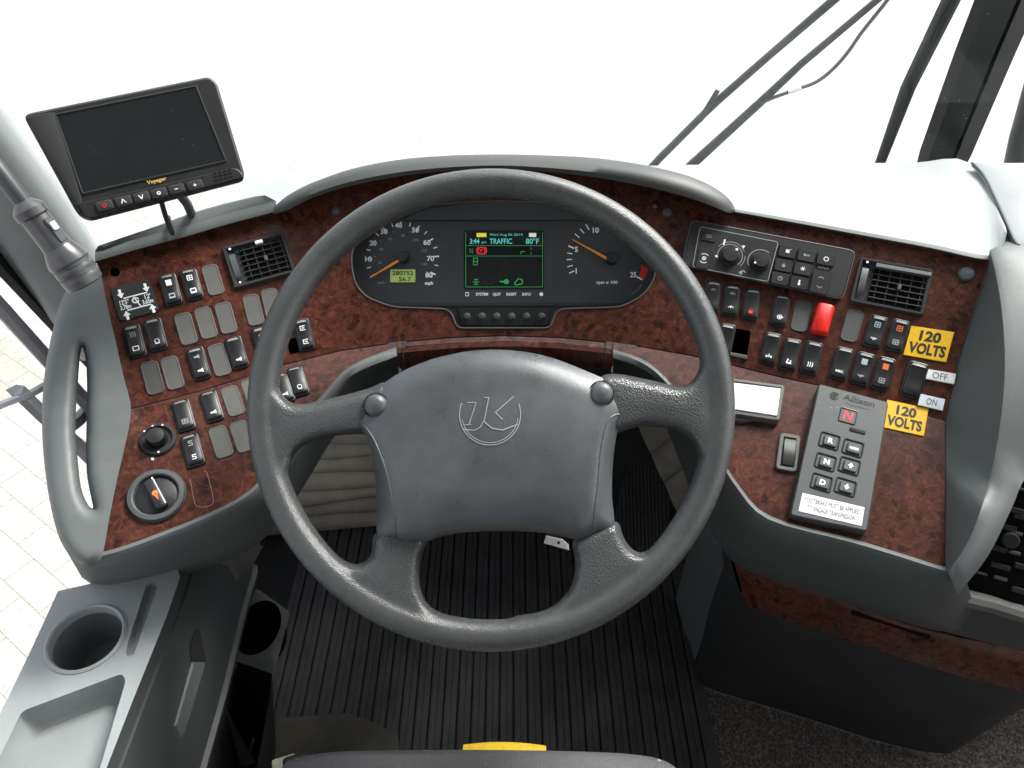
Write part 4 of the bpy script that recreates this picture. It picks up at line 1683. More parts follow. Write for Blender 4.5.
# maker's mark and the pasted instruction strip
lx, ly = s2(840, 397)
rx, ry = s2(872, 404)
dv = Vector((rx - lx, ry - ly))
dl = dv.length
mx, my = s2(859, 400.5)
bm = bmesh.new()
pol = word('Allison', mx, my, 0.0066, right=(1, 0), up=(0, 1), width=0.033, bold=0.02)
mx2, my2 = s2(858, 406.5)
pol += word('Transmission', mx2, my2, 0.0022, right=(1, 0), up=(0, 1), width=0.026, bold=0.0)
ex_, ey_ = s2(834.5, 396)
pol += stroke(arc(ex_, ey_, 0.0042, 30, 330, 14), 0.0014) + stroke(arc(ex_, ey_, 0.0018, 40, 320, 8), 0.001) + stroke([(ex_ - 0.003, ey_), (ex_ + 0.003, ey_)], 0.0008)
lay(bm, pol, lambda a, b: sfr.w(a, b, TZ + 0.0004))
mk('lettering', bm, INK, sel, recalc=False, merge=False)
ISQ = [(802.5, 493), (864.5, 507.5), (861.5, 526), (798.5, 511)]
bm = bmesh.new()
slab(bm, fr, fr.locs(ISQ, TZ), [(0, TZ - 0.0004), (0, TZ + 0.0004)])
st = mk('instruction_strip', bm, WHITE, sel)
tl, tr, br, bl = [Vector(fr.loc(*q, TZ)) for q in ISQ]
bm = bmesh.new()
upv = ((tl - bl) + (tr - br)).normalized()
for s, v, wf in (('FOOTBRAKE MUST BE APPLIED', 0.3, 0.88), ('TO ENGAGE TRANSMISSION', 0.7, 0.76)):
    a, b = tl.lerp(bl, v), tr.lerp(br, v)
    c = (a + b) / 2
    lay(bm, word(s, c.x, c.y, (tl - bl).length * 0.25, right=((b - a).x, (b - a).y), up=(upv.x, upv.y), width=(b - a).length * wf), lambda p, q: fr.w(p, q, TZ + 0.0008))
mk('lettering', bm, GREYINK, st, recalc=False, merge=False)

# ================================================================== STEERING WHEEL
WN = math.radians(52.0)
WC = CAM + ray(491.3, 397.5) * 0.766
WF = Frame(WC, (0, -math.cos(WN), math.sin(WN)), (1, 0, 0))
whl = thing('steering_wheel', 'large grey four spoke coach steering wheel with worn grained rim and hub emblem', 'steering wheel', WC)
RR, RT = 0.2302, 0.0151
bm = bmesh.new()
secs = []
for i in range(144):
    a = 2 * math.pi * i / 144
    c, s = math.cos(a), math.sin(a)
    sec = []
    for k in range(20):
        b = 2 * math.pi * k / 20
        q = RR + RT * math.cos(b)
        sec.append(WF.w(q * c, q * s, RT * 1.04 * math.sin(b)))
    secs.append(sec)
loft(bm, secs, closed=True, loop=True)


def wconv(z0):
    return lambda x, y, off: WF.hit(x, y, z0 + off)


SPOKES = [
    [(388, 384), (370, 388), (352, 393), (330, 398.5), (308, 403.5), (296, 404), (287, 400), (280, 391), (274, 378), (268, 374), (264, 388), (260, 420), (262, 462), (272, 500), (284, 500), (288, 478), (293, 458), (303, 446), (322, 438.5), (340, 435.5), (362, 434), (386, 432)],
    [(600, 377), (618, 374), (636, 377), (655, 381), (678, 386), (691, 382), (699, 368), (703, 350), (713, 352), (721, 378), (725, 410), (723, 448), (714, 484), (702, 482), (699, 460), (693, 442), (681, 432), (660, 427.5), (636, 427), (606, 434), (596, 402)],
    [(374, 534), (372, 549), (368, 559), (359, 564), (350, 563), (339, 557), (329, 552), (330, 568), (352, 590), (380, 609), (410, 622), (440, 632), (462, 634), (468, 626), (464, 618), (442, 613), (427, 603), (420, 585), (420, 565), (424, 550), (427, 538), (400, 528)],
    [(573, 540), (575, 558), (574, 576), (568, 591), (553, 606), (534, 613), (512, 617), (510, 630), (540, 632), (575, 622), (605, 606), (634, 584), (656, 558), (660, 544), (652, 547), (641, 553), (631, 548), (623, 536), (617, 521), (596, 528)],
]
for outl in SPOKES:
    closed_sheet(bm, smooth_px(outl, 3, True), wconv(-0.004), 5.0, lambda d: 0.0135 * math.sqrt(max(0, 1 - (1 - min(d / 9.0, 1)) ** 2)) + 0.0025 * min(d / 22.0, 1), 0.009, 4)
# rim and spokes are one moulded skin: fuse the solids and soften where they meet
bmesh.ops.recalc_face_normals(bm, faces=bm.faces)
me = bpy.data.meshes.new('rim')
bm.to_mesh(me)
bm.free()
tmp = bpy.data.objects.new('rim', me)
COL.objects.link(tmp)
md = tmp.modifiers.new('fuse', 'REMESH')
md.mode = 'VOXEL'
md.voxel_size = 0.0021
md = tmp.modifiers.new('soft', 'SMOOTH')
md.factor = 0.5
md.iterations = 14
dg = bpy.context.evaluated_depsgraph_get()
fused = bpy.data.meshes.new_from_object(tmp.evaluated_get(dg))
bpy.data.objects.remove(tmp)
bm = bmesh.new()
bm.from_mesh(fused)
bpy.data.meshes.remove(fused)
rim = mk('rim', bm, LEATHER, whl, angle=180, merge=False)
rim.data.materials.append(SPOKE)
for p in rim.data.polygons:
    if ((p.center + ORG[whl] - WC) - WF.n * (p.center + ORG[whl] - WC).dot(WF.n)).length < RR - RT - 0.004:
        p.material_index = 1

PADO = smooth_px([(353, 421), (356, 409), (370, 394), (402, 371.5), (443, 356), (490, 349.5), (540, 354.5), (584, 370), (613, 384), (626, 399), (628, 414), (618, 430), (613, 462), (612, 496), (613.5, 526),
                  (596, 533), (582, 540), (566, 537.5), (543, 533), (505, 531), (465, 532.5), (440, 537), (424, 543), (406, 544), (396, 541), (378, 536), (377, 502), (374, 466), (368, 440), (359, 427)], 4, True)
PADT = smooth_px([(359, 416), (364, 425), (373, 438), (381, 456), (388, 478), (392, 500), (395, 520), (399, 535), (424, 536), (443, 530), (465, 526), (505, 524), (543, 526), (566, 531), (582, 533), (592, 527),
                  (594, 508), (597, 480), (601, 450), (606, 426), (614, 414), (622, 407), (619, 398), (609, 388), (584, 374.5), (540, 359), (490, 354), (443, 360.5), (402, 376), (373, 397), (361, 408)], 4, True)
PTOPE = smooth_px([(356, 409), (370, 394), (402, 371.5), (443, 356), (490, 349.5), (540, 354.5), (584, 370), (613, 384), (626, 399)], 4)
PBOTE = smooth_px([(396, 541), (424, 543), (440, 537), (465, 532.5), (505, 531), (543, 533), (566, 537.5), (582, 540), (596, 533)], 4)


def dline(p, pl):
    return min(dseg(p, a, b) for a, b in zip(pl, pl[1:]))


def dloop(p, pl):
    return min(dseg(p, pl[i - 1], pl[i]) for i in range(len(pl)))


def padh(x, y):
    """height of the cover above the wheel's plane: a flat face, side facets, soft upper and lower edges"""
    p = (x, y)
    do, dt = dloop(p, PADO), dloop(p, PADT)
    ins = inside(p, PADT)
    f = 1.0 if ins else do / max(do + dt, 1e-6)
    h = 0.004 + 0.0175 * f ** 0.8
    if ins:
        h += 0.0012 * min(dt / 6.0, 1)
    h += 0.007 * (1 - ((x - 492) / 140.0) ** 2) * f
    h -= 0.012 * f * (1 - min(dline(p, PBOTE) / 46.0, 1)) ** 2
    h -= 0.013 * f * (1 - min(dline(p, PTOPE) / 105.0, 1)) ** 2
    h -= 0.007 * f * (1 - min(dline(p, PTOPE) / 24.0, 1)) ** 2
    return h


bm = bmesh.new()
sheet(bm, PADO, lambda x, y, o: WF.hit(x, y, padh(x, y) if o > -0.01 else -0.018), grid=4.5, edge_step=3.5, thick=0.03)
hub = mk('hub_cover', bm, PAD, whl, angle=28)
# moulded crease lines of the cover
for pts, nm_ in (([(357, 417), (364, 425), (373, 438), (381, 456), (388, 478), (392, 500), (395, 520), (396, 538)], 'crease_line'), ([(622, 414), (613, 416), (606, 425), (601, 450), (598, 480), (595, 508), (593, 530)], 'crease_line')):
    bm = bmesh.new()
    pp = smooth_px(pts, 4)
    P3 = []
    for x, y in pp:
        P3.append(WF.hit(x, y, padh(x, y) - 0.0003))
    tube(bm, P3, [0.0003] + [0.0010] * (len(P3) - 2) + [0.0003], 8)
    mk(nm_, bm, PAD, hub, angle=80)
# screw domes
for px, py in ((376, 405.5), (601.5, 393.5)):
    z = padh(px, py)
    f2 = Frame(WF.hit(px, py, z), WF.n, WF.ex)
    bm = bmesh.new()
    lathe(bm, f2, [(0.0135, -0.004), (0.0128, 0.0014), (0.0121, 0.0016), (0.0119, -0.0002)], 30, cap=False)
    mk('screw_recess', bm, MATTE, hub)
    bm = bmesh.new()
    lathe(bm, f2, [(0.0118, -0.003), (0.0112, 0.003), (0.009, 0.006), (0.005, 0.0078), (0.0002, 0.0084)], 26, cap=False)
    mk('screw_dome', bm, PAD, whl)
# emblem: ring open at the top and a K
em = []


def e_(x, y):
    return (340 + x / 3.2, 340 + y / 3.2)


def es(pts, w):
    em.extend(stroke([e_(*p) for p in pts], w))


cx, cy = e_(480, 238)
em += stroke([(cx + 30.6 * math.cos(math.radians(a)), cy + 30.6 * math.sin(math.radians(a))) for a in range(-20, 206, 6)], 0.9)
em += stroke([(cx + 28.3 * math.cos(math.radians(a)), cy + 28.3 * math.sin(math.radians(a))) for a in range(8, 174, 6)], 0.8)
es([(408, 200), (436, 200), (412, 272)], 0.8)
es([(462, 184), (476, 184), (462, 256), (448, 280), (430, 289), (396, 286)], 0.9)
es([(556, 180), (498, 232), (520, 254)], 0.9)
es([(462, 262), (486, 282), (520, 288), (568, 270)], 1.2)
es([(396, 272), (420, 270)], 0.8)
bm = bmesh.new()


def emb(x, y):
    return WF.hit(x, y, padh(x, y) + 0.0006)


lay(bm, em, emb)
mk('emblem', bm, plastic('pale_emblem_line', (0.27, 0.285, 0.3), 0.35, 300, 0.0, 0.2), hub, recalc=False, merge=False)

# ------------------------------------------------------------------ column, shroud and lever
colm = thing('steering_column', 'dark steering column under the wheel, its small white lever tip just below the hub', 'steering column', (WC.x, 0.95, 0.0))
bm = bmesh.new()
ax = -WF.n
base = WC + WF.n * -0.03
tube(bm, [base, base + ax * 0.06, base + ax * 0.18, base + ax * 0.6], [0.05, 0.062, 0.07, 0.07], 22)
mk('column_tube', bm, MATTE, colm)
bm = bmesh.new()
f2 = Frame(base + ax * 0.09, WF.n, WF.ex)
slab(bm, f2, rrect(0.17, 0.10, 0.03, 5, 0, -0.01), [(0.012, -0.12), (0, -0.09), (0, 0.02), (0.02, 0.032)])
mk('shroud', bm, VOID, colm)
bm = bmesh.new()
f2 = Frame(WF.hit(557.5, 542.5, -0.06), WF.n, WF.ex).rolled(math.radians(-14))
k = mpp(f2.o)
slab(bm, f2, [(-12.5 * k, 4 * k), (4 * k, 4.5 * k), (11 * k, 1 * k), (13 * k, -4.5 * k), (-13 * k, -4 * k)], [(0, -0.004), (0, 0.001), (0.001, 0.0022)])
lv = mk('lever_tip', bm, WHITE, colm, 'white tip of the column lever')
bm = bmesh.new()
lay(bm, [circ(1.5 * k, 10, 1.0 * k, 0)], lambda a, b: f2.w(a, b, 0.0026))
mk('dot', bm, INK, lv, recalc=False)
bm = bmesh.new()
tube(bm, [f2.w(-4 * k, 0, -0.004), f2.w(-10 * k, 10 * k, -0.012), base + ax * 0.08 + WF.ex * 0.05], 0.005, 10)
mk('lever', bm, MATTE, colm)
# ================================================================== REVERSING MONITOR
MN = Vector((math.sin(math.radians(28)) * math.cos(math.radians(40)), -math.cos(math.radians(28)) * math.cos(math.radians(40)), math.sin(math.radians(40))))
MF = Frame(aty(133, 148, 0.735), MN)
mon = thing('backup_monitor', 'black reversing monitor with dark dusty screen and key row on a stalk', 'monitor', aty(185, 214, 0.74))
MQ = [(22, 115), (210, 76), (246, 178), (84, 218)]
d_ = Vector(MF.loc(*MQ[1])) - Vector(MF.loc(*MQ[0]))
MF = Frame(MF.o, MF.n, MF.ex * d_.x + MF.ey * d_.y)
out = rpoly(MF.locs([(22, 114), (209, 76), (217, 82), (246, 178), (88, 219), (77, 214)]), 0.008, 5)
bm = bmesh.new()
slab(bm, MF, out, [(0.02, -0.034), (0.004, -0.028), (0, -0.012), (0, -0.002), (0.0025, 0.0)])
mk('housing', bm, BLACK, mon)
bm = bmesh.new()
o_ = rpoly(MF.locs([(78, 204), (237, 168), (245.5, 178.5), (88.5, 220.5)]), 0.005, 4)
slab(bm, MF, o_, [(0, -0.004), (0, 0.002), (0.0015, 0.0036)])
mk('key_bar', bm, BLACK, mon)
bm = bmesh.new()
o_ = rpoly(MF.locs([(25, 117), (56, 112), (83, 203), (75, 208)]), 0.004, 4)
slab(bm, MF, o_, [(0, -0.001), (0, 0.0008), (0.001, 0.0014)])
mk('side_bezel', bm, MATTE, mon)
bm = bmesh.new()
o_ = rpoly(MF.locs([(55.5, 115), (196, 86.5), (226, 161), (82.5, 194)]), 0.0015, 3)
slab(bm, MF, o_, [(0, -0.001), (0, 0.0006)])
mk('screen', bm, SCREEN, mon)
bm = bmesh.new()
ringp = [MF.w(x, y, 0.0006) for x, y in o_]
tube(bm, ringp + ringp[:2], 0.0011, 5, caps=False)
mk('screen_rim', bm, MATTE, mon)
mr = Vector(MQ[1]) - Vector(MQ[0])
bm = bmesh.new()
lay(bm, word('Voyager', 156.5, 180.3, 3.6, right=(152, -37), width=20, bold=0.03), lambda x, y: MF.hit(x, y, 0.0018))
mk('lettering', bm, paint('gold_print', (0.5, 0.33, 0.08), 0.4), mon, recalc=False, merge=False)
sym = [stroke(arc(0, 0, 1.7, 0, 360, 12), 1.0), stroke([(-2, -2), (0, 2), (2, -2)], 0.8), stroke([(-2, 2), (0, -2), (2, 2)], 0.8), stroke(arc(0, 0, 1.4, 0, 360, 10), 1.1), rect(-1.6, -0.4, 1.6, 0.4), rect(-1.6, -0.4, 1.6, 0.4) + rect(-0.4, -1.6, 0.4, 1.6)]
for i, (px, py) in enumerate(((104.5, 206), (123.5, 201.5), (141.5, 197.5), (159, 193.5), (176.5, 189.5), (195, 185.5))):
    x, y = MF.loc(px, py, 0.004)
    f2 = Frame(MF.w(x, y, 0.0034), MF.n, MF.ex)
    bm = bmesh.new()
    slab(bm, f2, rrect(0.0165, 0.0105, 0.003, 4), [(0, -0.001), (0, 0.0012), (0.0008, 0.0022), (0.0016, 0.0025)])
    k_ = mk('key', bm, MATTE, mon)
    bm = bmesh.new()
    lay(bm, [[(a * U, b * U) for a, b in p] for p in sym[i]], lambda a, b: f2.w(a, b, 0.003))
    mk('symbol', bm, REDP if i == 0 else WHITEP, k_, recalc=False)
bm = bmesh.new()
for r_ in range(4):
    for c_ in range(4):
        px, py = 214.5 + c_ * 5 + r_ * 0.6, 173.5 - c_ * 1.2 + r_ * 3.6
        lay(bm, stroke([(px - 1.6, py + 0.4), (px + 1.6, py - 0.4)], 1.0), lambda x, y: MF.hit(x, y, 0.0042))
mk('speaker_slot', bm, VOID, mon, recalc=False)
bm = bmesh.new()
a = MF.hit(178, 192, -0.02)
b = FAS.hit(187, 236, 0.004) + Vector((0, 0.03, 0.008))
tube(bm, [a, a.lerp(b, 0.5) + Vector((0, 0.004, 0)), b], 0.0052, 12)
mk('stalk', bm, DGREY, mon)
bm = bmesh.new()
f2 = Frame(b, (0, 0, 1), (1, 0, 0))
lathe(bm, f2, [(0.012, -0.006), (0.011, 0.001), (0.007, 0.003), (0.0055, 0.006)], 20)
mk('base', bm, DGREY, mon)
bm = bmesh.new()
a = MF.hit(161, 200, -0.02)
tube(bm, smooth([a, a + Vector((-0.002, 0.002, -0.02)), a + Vector((0.0, 0.0, -0.04)), b + Vector((-0.03, 0, 0.0))], 5), 0.0028, 8)
mk('cable', bm, MATTE, mon)

# ================================================================== TORCH clipped to the pillar
tor = thing('torch', 'grey hand torch with ribbed collar lying against the pillar above the grab handle', 'torch', aty(74, 276, 0.66))
SIL = plastic('silver_grey_torch_plastic', (0.062, 0.063, 0.066), 0.3, 400, 0.1, 0.15, spec=0.6)
SILD = plastic('dark_torch_grip', (0.05, 0.052, 0.06), 0.35, 400, 0.1, 0.2)
P0, P1 = aty(83, 280, 0.64), aty(12, 188, 0.66)
dt = (P1 - P0).normalized()
Ln = (P1 - P0).length
TFm = Frame(P0, dt, (0, -1, 0.5))
kk = mpp(P0)
kk *= 0.82
prof = [(14 * kk, -0.006), (22 * kk, -0.004), (23 * kk, 0.002), (23.2 * kk, 0.004), (22.5 * kk, 0.006), (22.0 * kk, 0.009), (23.2 * kk, 0.011), (23.2 * kk, 0.014), (22.5 * kk, 0.016), (22.5 * kk, 0.019), (24 * kk, 0.021),
        (23.5 * kk, 0.025), (20 * kk, 0.033), (17.5 * kk, 0.038)]
bm = bmesh.new()
lathe(bm, TFm, prof, 30)
mk('head', bm, SIL, tor)
for zz in (0.0075, 0.0175):
    bm = bmesh.new()
    lathe(bm, TFm, [(22.4 * kk, zz - 0.0014), (23 * kk, zz - 0.0012), (23 * kk, zz + 0.0012), (22.4 * kk, zz + 0.0014)], 30, cap=False)
    mk('collar_ring', bm, SILD, tor)
bm = bmesh.new()
lathe(bm, TFm, [(17 * kk, 0.034), (17 * kk, 0.042), (16.5 * kk, 0.044), (16 * kk, Ln * 0.70), (15.5 * kk, Ln * 0.72)], 28)
bd = mk('body', bm, SIL, tor)
bm = bmesh.new()
lathe(bm, TFm, [(15.8 * kk, Ln * 0.69), (18.5 * kk, Ln * 0.71), (18.5 * kk, Ln * 0.78), (15 * kk, Ln * 0.82), (10 * kk, Ln * 0.86)], 28)
mk('tail_ring', bm, SIL, tor)
bm = bmesh.new()
lathe(bm, TFm, [(10 * kk, Ln * 0.80), (9.5 * kk, Ln * 1.5), (6 * kk, Ln * 1.54)], 20)
mk('neck', bm, SILD, tor)
bm = bmesh.new()
sn_ = (CAM - P0)
sn_ = (sn_ - dt * sn_.dot(dt)).normalized()
sn_ = (sn_ * 0.8 + dt.cross(sn_) * (0.6 if dt.cross(sn_).x > 0 else -0.6)).normalized()
sw_ = Frame(P0 + dt * (Ln * 0.52) + sn_ * (15.2 * kk), sn_, dt)
slab(bm, sw_, rrect(0.026, 0.009, 0.002, 3), [(0, -0.003), (0, 0.001), (0.001, 0.002)])
s_ = mk('switch', bm, SILD, tor)
bm = bmesh.new()
slab(bm, sw_, rrect(0.009, 0.006, 0.001, 3, 0.004, 0), [(0, 0.001), (0.0005, 0.0045)])
mk('slider', bm, CHROME, s_)

# ================================================================== SIDE CONSOLE with cup holder
CTZ = 0.6
con = thing('side_console', 'grey moulded side console with round cup holder, slot and tray, beside the driver seat', 'console', (-0.45, 0.4, 0.2))
cup = (86, 638)
SCRN = [(57, 590), (173, 566), (183, 575), (167, 620), (135, 700), (105, 775), (80, 840), (-60, 870), (-52, 790), (0, 700)]
SCRN = [(58, 591), (120, 577), (168, 566.5), (177, 568), (180, 577), (166, 618), (133, 700), (105, 772), (75, 850), (-80, 880), (-30, 772), (0, 714), (30, 652)]


def ztop(x, y, off):
    return atz(x, y, CTZ + off)


def ell(cx, cy, rx, ry, rot, n=36):
    r_ = math.radians(rot)
    return [(cx + rx * math.cos(a) * math.cos(r_) - ry * math.sin(a) * math.sin(r_), cy + rx * math.cos(a) * math.sin(r_) + ry * math.sin(a) * math.cos(r_)) for a in (2 * math.pi * i / n for i in range(n))]


cc = atz(*cup, CTZ)
CR = 0.0375
cup_px = [project(cc + Vector((CR * math.cos(2 * math.pi * i / 36), CR * math.sin(2 * math.pi * i / 36), 0))) for i in range(36)]
slot_px = rpoly([(146.5, 584), (155.5, 582.5), (157.5, 588), (137, 645), (133.5, 656), (126, 656), (127, 645)], 3, 3)
tray_px = rpoly([(22, 711), (122, 673.5), (126, 680), (97, 778), (60, 860), (-50, 870), (-30, 820)], 6, 3)
bm = bmesh.new()
sheet(bm, SCRN, ztop, holes=[cup_px, slot_px, tray_px], grid=11, edge_step=5, thick=0.012)
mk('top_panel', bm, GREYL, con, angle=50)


def well(px, depth, m, name, shrink=0.92, floor_m=None):
    bm = bmesh.new()
    top = [atz(x, y, CTZ - 0.004) for x, y in px]
    c = sum(top, Vector()) / len(top)
    secs = [top]
    for f, dz in (((1.0, -0.008), (shrink, -depth + 0.006), (shrink * 0.94, -depth)) if depth > 0.012 else ((0.985, -depth * 0.6), (shrink, -depth))):
        secs.append([c + (p - c) * f + Vector((0, 0, dz)) for p in top])
    rows = loft(bm, secs, closed=True)
    face(bm, rows[-1])
    return mk(name, bm, m, con, angle=50)


well(cup_px, 0.062, GREYM, 'cup_holder', 0.86)
well(slot_px, 0.0035, GREYL, 'slot', 0.97)
well(tray_px, 0.032, GREYL, 'tray', 0.93)
bm = bmesh.new()
lathe(bm, Frame(cc, (0, 0, 1), (1, 0, 0)), [(CR - 0.002, -0.008), (CR - 0.0005, 0.001), (CR + 0.0015, 0.0028), (CR + 0.004, 0.0012), (CR + 0.0045, -0.003)], 44, cap=False)
mk('cup_ring', bm, GREYL, con)
# inner side wall going down to the footwell
T_ = [(177, 568), (180, 577), (166, 618), (133, 700), (105, 772), (75, 850)]
E_ = [(250, 562), (253, 570), (241, 612), (222, 690), (199, 772), (175, 860)]
bm = bmesh.new()
secs = []
for (tx, ty), (ex, ey) in zip(smooth_px(T_, 4), smooth_px(E_, 4)):
    a = atz(tx, ty, CTZ - 0.008)
    b = atz(ex, ey, 0.36)
    g0 = a.lerp(b, 0.1)
    secs.append([a + Vector((-0.004, 0, 0.002)), a, g0, g0 + Vector((0.003, 0, 0)), a.lerp(b, 0.55) + Vector((0.002, 0, 0)), b, b + Vector((0.006, 0, -0.004)), b + Vector((0.004, 0, -0.016)), b + Vector((-0.03, 0, -0.1)), Vector((b.x - 0.06, b.y, 0.0))])
loft(bm, secs)
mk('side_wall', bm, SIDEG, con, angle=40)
# outer back and front walls
bm = bmesh.new()
secs = []
for x, y in [(150, 570.5), (120, 577), (58, 591), (30, 652), (0, 714), (-30, 772), (-80, 880)]:
    a = atz(x, y, CTZ - 0.004)
    secs.append([a, a + Vector((0, 0, -0.02)), Vector((a.x, a.y, 0.05))])
loft(bm, secs)
mk('outer_wall', bm, GREY, con, angle=30)
# grip in the side wall: flat dark patch for the pocket's shade, then the ramp
SWF = None
pa, pb, pc = atz(195, 640, 0.5), atz(168, 735, 0.5), atz(215, 640, 0.42)
SWF = Frame(pa, (pb - pa).cross(pc - pa) * (1 if (pb - pa).cross(pc - pa).dot(CAM - pa) > 0 else -1), pb - pa)


def side_pt(px, py, off=0.0):
    """point on the console's side wall seen at a pixel: between the top edge and the lower edge lines"""
    d = ray(px, py)
    A, B = atz(180, 577, CTZ - 0.008), atz(105, 772, CTZ - 0.008)
    C = atz(241, 612, 0.36)
    n_ = (B - A).cross(C - A).normalized()
    if n_.x < 0:
        n_ = -n_
    return CAM + d * ((A + n_ * (off + 0.004) - CAM).dot(n_) / d.dot(n_))


bm = bmesh.new()
pk = [(196, 630), (199, 628), (203, 645), (206, 660), (205, 664), (183, 733), (179, 743), (174, 734), (173, 728), (193, 662), (190, 645)]
lay(bm, [pk[0:5] + [(192, 662), (190, 645)]], lambda x, y: side_pt(x, y, 0.0016))
mk('grip_pocket_shade', bm, MATTE, con, recalc=False)
bm = bmesh.new()
q = [(192, 661), (205, 661), (183, 733), (179, 742), (174, 733), (173, 727)]
top = [side_pt(x, y, 0.001) for x, y in q]
rows = loft(bm, [top, [p + Vector((0.003, 0, 0.001)) for p in [t.lerp(sum(top, Vector()) / 6, 0.12) for t in top]]], closed=True)
face(bm, rows[-1])
mk('grip_ramp', bm, GREY, con)
# lower cup bracket on the footwell side
bm = bmesh.new()
BZ = 0.3
bq = rpoly([(256, 588), (290, 612), (274, 674), (232, 660), (236, 640)], 4, 3)
hole = [project(atz(258, 627, BZ) + Vector((0.034 * math.cos(2 * math.pi * i / 30), 0.046 * math.sin(2 * math.pi * i / 30), 0))) for i in range(30)]
sheet(bm, bq, lambda x, y, o: atz(x, y, BZ + o), holes=[hole], grid=8, thick=0.02, prof=dome(3, 0.003))
br = mk('lower_cup_bracket', bm, DGREY, con)
bm = bmesh.new()
secs = [[atz(x, y, BZ - 0.002) + Vector((0, 0, dz)) for x, y in hole] for dz in (0, -0.045)]
rows = loft(bm, secs, closed=True)
face(bm, rows[-1])
mk('lower_cup', bm, VOID, con)
bm = bmesh.new()
secs = []
for x, y in [(236, 655), (272, 674), (270, 695), (262, 740), (250, 800)]:
    a = atz(x, y, BZ - 0.03)
    secs.append([a, Vector((a.x - 0.05, a.y, 0.0))])
loft(bm, secs)
mk('bracket_skirt', bm, MATTE, con)

# ================================================================== LOWER CABINET right of the footwell
cab = thing('lower_cabinet', 'black floor cabinet with a burl wood strip below the transmission selector', 'cabinet', (0.55, 0.6, 0))


def strip_faces(bm, top, bot, thick=None, bulge=0.0):
    secs = []
    for a, b in zip(top, bot):
        a, b = Vector(a), Vector(b)
        secs.append([a, a.lerp(b, 0.5), b])
    loft(bm, secs)


zt, zm = 0.475, 0.405
wt = [atz(732, 553, zt), atz(790, 580, zt), atz(860, 607, zt), atz(930, 629, zt), atz(1030, 650, zt), atz(1130, 670, zt)]
wb = [atz(744, 602, zm), atz(800, 622, zm), atz(867, 644, zm), atz(932, 665, zm), atz(1026, 690, zm), atz(1120, 716, zm)]
bm = bmesh.new()
secs = []
for a, b in zip(smooth(wt, 3), smooth(wb, 3)):
    o_ = Vector((0, -0.006, 0.002))
    secs.append([a + Vector((0, 0.03, 0.002)), a + o_ * 0.6, a + o_ + Vector((0, 0, -0.004)), a.lerp(b, 0.5) + o_ * 1.3, b + o_, b + o_ * 0.3 + Vector((0, 0.004, -0.003))])
loft(bm, secs)
mk('wood_strip', bm, WOOD, cab, angle=50)
bm = bmesh.new()
loft(bm, [[a + Vector((0, 0.016, 0)), b + Vector((0, 0.016, 0))] for a, b in zip([atz(722, 540, zt)] + wt, [atz(728, 598, zm)] + wb)])
mk('carcass', bm, MATTE, cab)
bm = bmesh.new()
c1 = [atz(731, 545, zt), atz(731, 560, zt), atz(748, 603, zm + 0.002), atz(800, 622, zm + 0.002), atz(867, 644, zm + 0.002), atz(932, 665, zm + 0.002), atz(985, 679, zm + 0.002), atz(1026, 690, zm + 0.002), atz(1080, 690, zm + 0.002)]
c2 = [atz(695, 640, 0.0), atz(698, 668, 0.0), atz(704, 686, 0.0), atz(760, 704, 0.0), atz(822, 723, 0.0), atz(885, 743, 0.0), atz(938, 753, 0.0), atz(966, 744, 0.0), atz(1060, 680, 0.0)]
secs = []
for a, b in zip(smooth(c1, 4), smooth(c2, 4)):
    secs.append([a, a.lerp(b, 0.35) + Vector((0, -0.004, 0)), a.lerp(b, 0.7), b])
loft(bm, secs)
mk('front_panel', bm, MATTE, cab, angle=60)
bm = bmesh.new()
s1 = [atx(733, 548, 0.31), atx(727, 520, 0.308), atx(719, 500, 0.30), atx(712, 495, 0.30)]
s2_ = [atx(697, 655, 0.345), atx(695, 628, 0.342), atx(690, 612, 0.335), atx(686, 560, 0.33)]
secs = []
for a, b in zip(s1, s2_):
    secs.append([a + Vector((0, 0, 0.15)), a, a.lerp(b, 0.5), b, Vector((b.x, b.y, 0))])
loft(bm, secs)
mk('side_panel', bm, GREY, cab, angle=25)
bm = bmesh.new()
q = [atz(861, 606, zt - 0.004), atz(929, 628, zt - 0.004), atz(925, 632, zt - 0.03), atz(859, 613, zt - 0.03)]
f2 = Frame(sum(q, Vector()) / 4 + Vector((0, 0.002, 0.009)), (q[1] - q[0]).cross(q[0] - q[3]), q[1] - q[0])
slab(bm, f2, rrect(0.095, 0.018, 0.002, 3, -0.005), [(0, -0.004), (0, 0.0175), (0.001, 0.0185)])
mk('latch_shade_block', bm, VOID, cab)  # raised black block stands in for the shade of a latch notch
bm = bmesh.new()
face(bm, [bm.verts.new(p) for p in [a + Vector((0, 0.03, 0.001)) for a in wt] + [Vector((0.95, 0.9, zt)), Vector((0.3, 0.9, zt))]])
mk('top', bm, MATTE, cab)

# panel between the wing and the cabinet
bm = bmesh.new()
t1 = [atz(880, 590, 0.53), atz(950, 596, 0.55), atz(990, 606, 0.55), atz(1026, 618, 0.55), atz(1100, 640, 0.55)]
t2 = [atz(862, 611, 0.485), atz(930, 628, 0.485), atz(985, 642, 0.485), atz(1030, 653, 0.485), atz(1110, 675, 0.485)]
secs = []
for a, b in zip(smooth(t1, 3), smooth(t2, 3)):
    secs.append([a + Vector((0, 0.06, 0.0)), a, a.lerp(b, 0.5) + Vector((0, -0.004, 0)), b, b + Vector((0, 0.06, -0.004))])
loft(bm, secs)
mk('sill_panel', bm, BROWG, dash, angle=50)

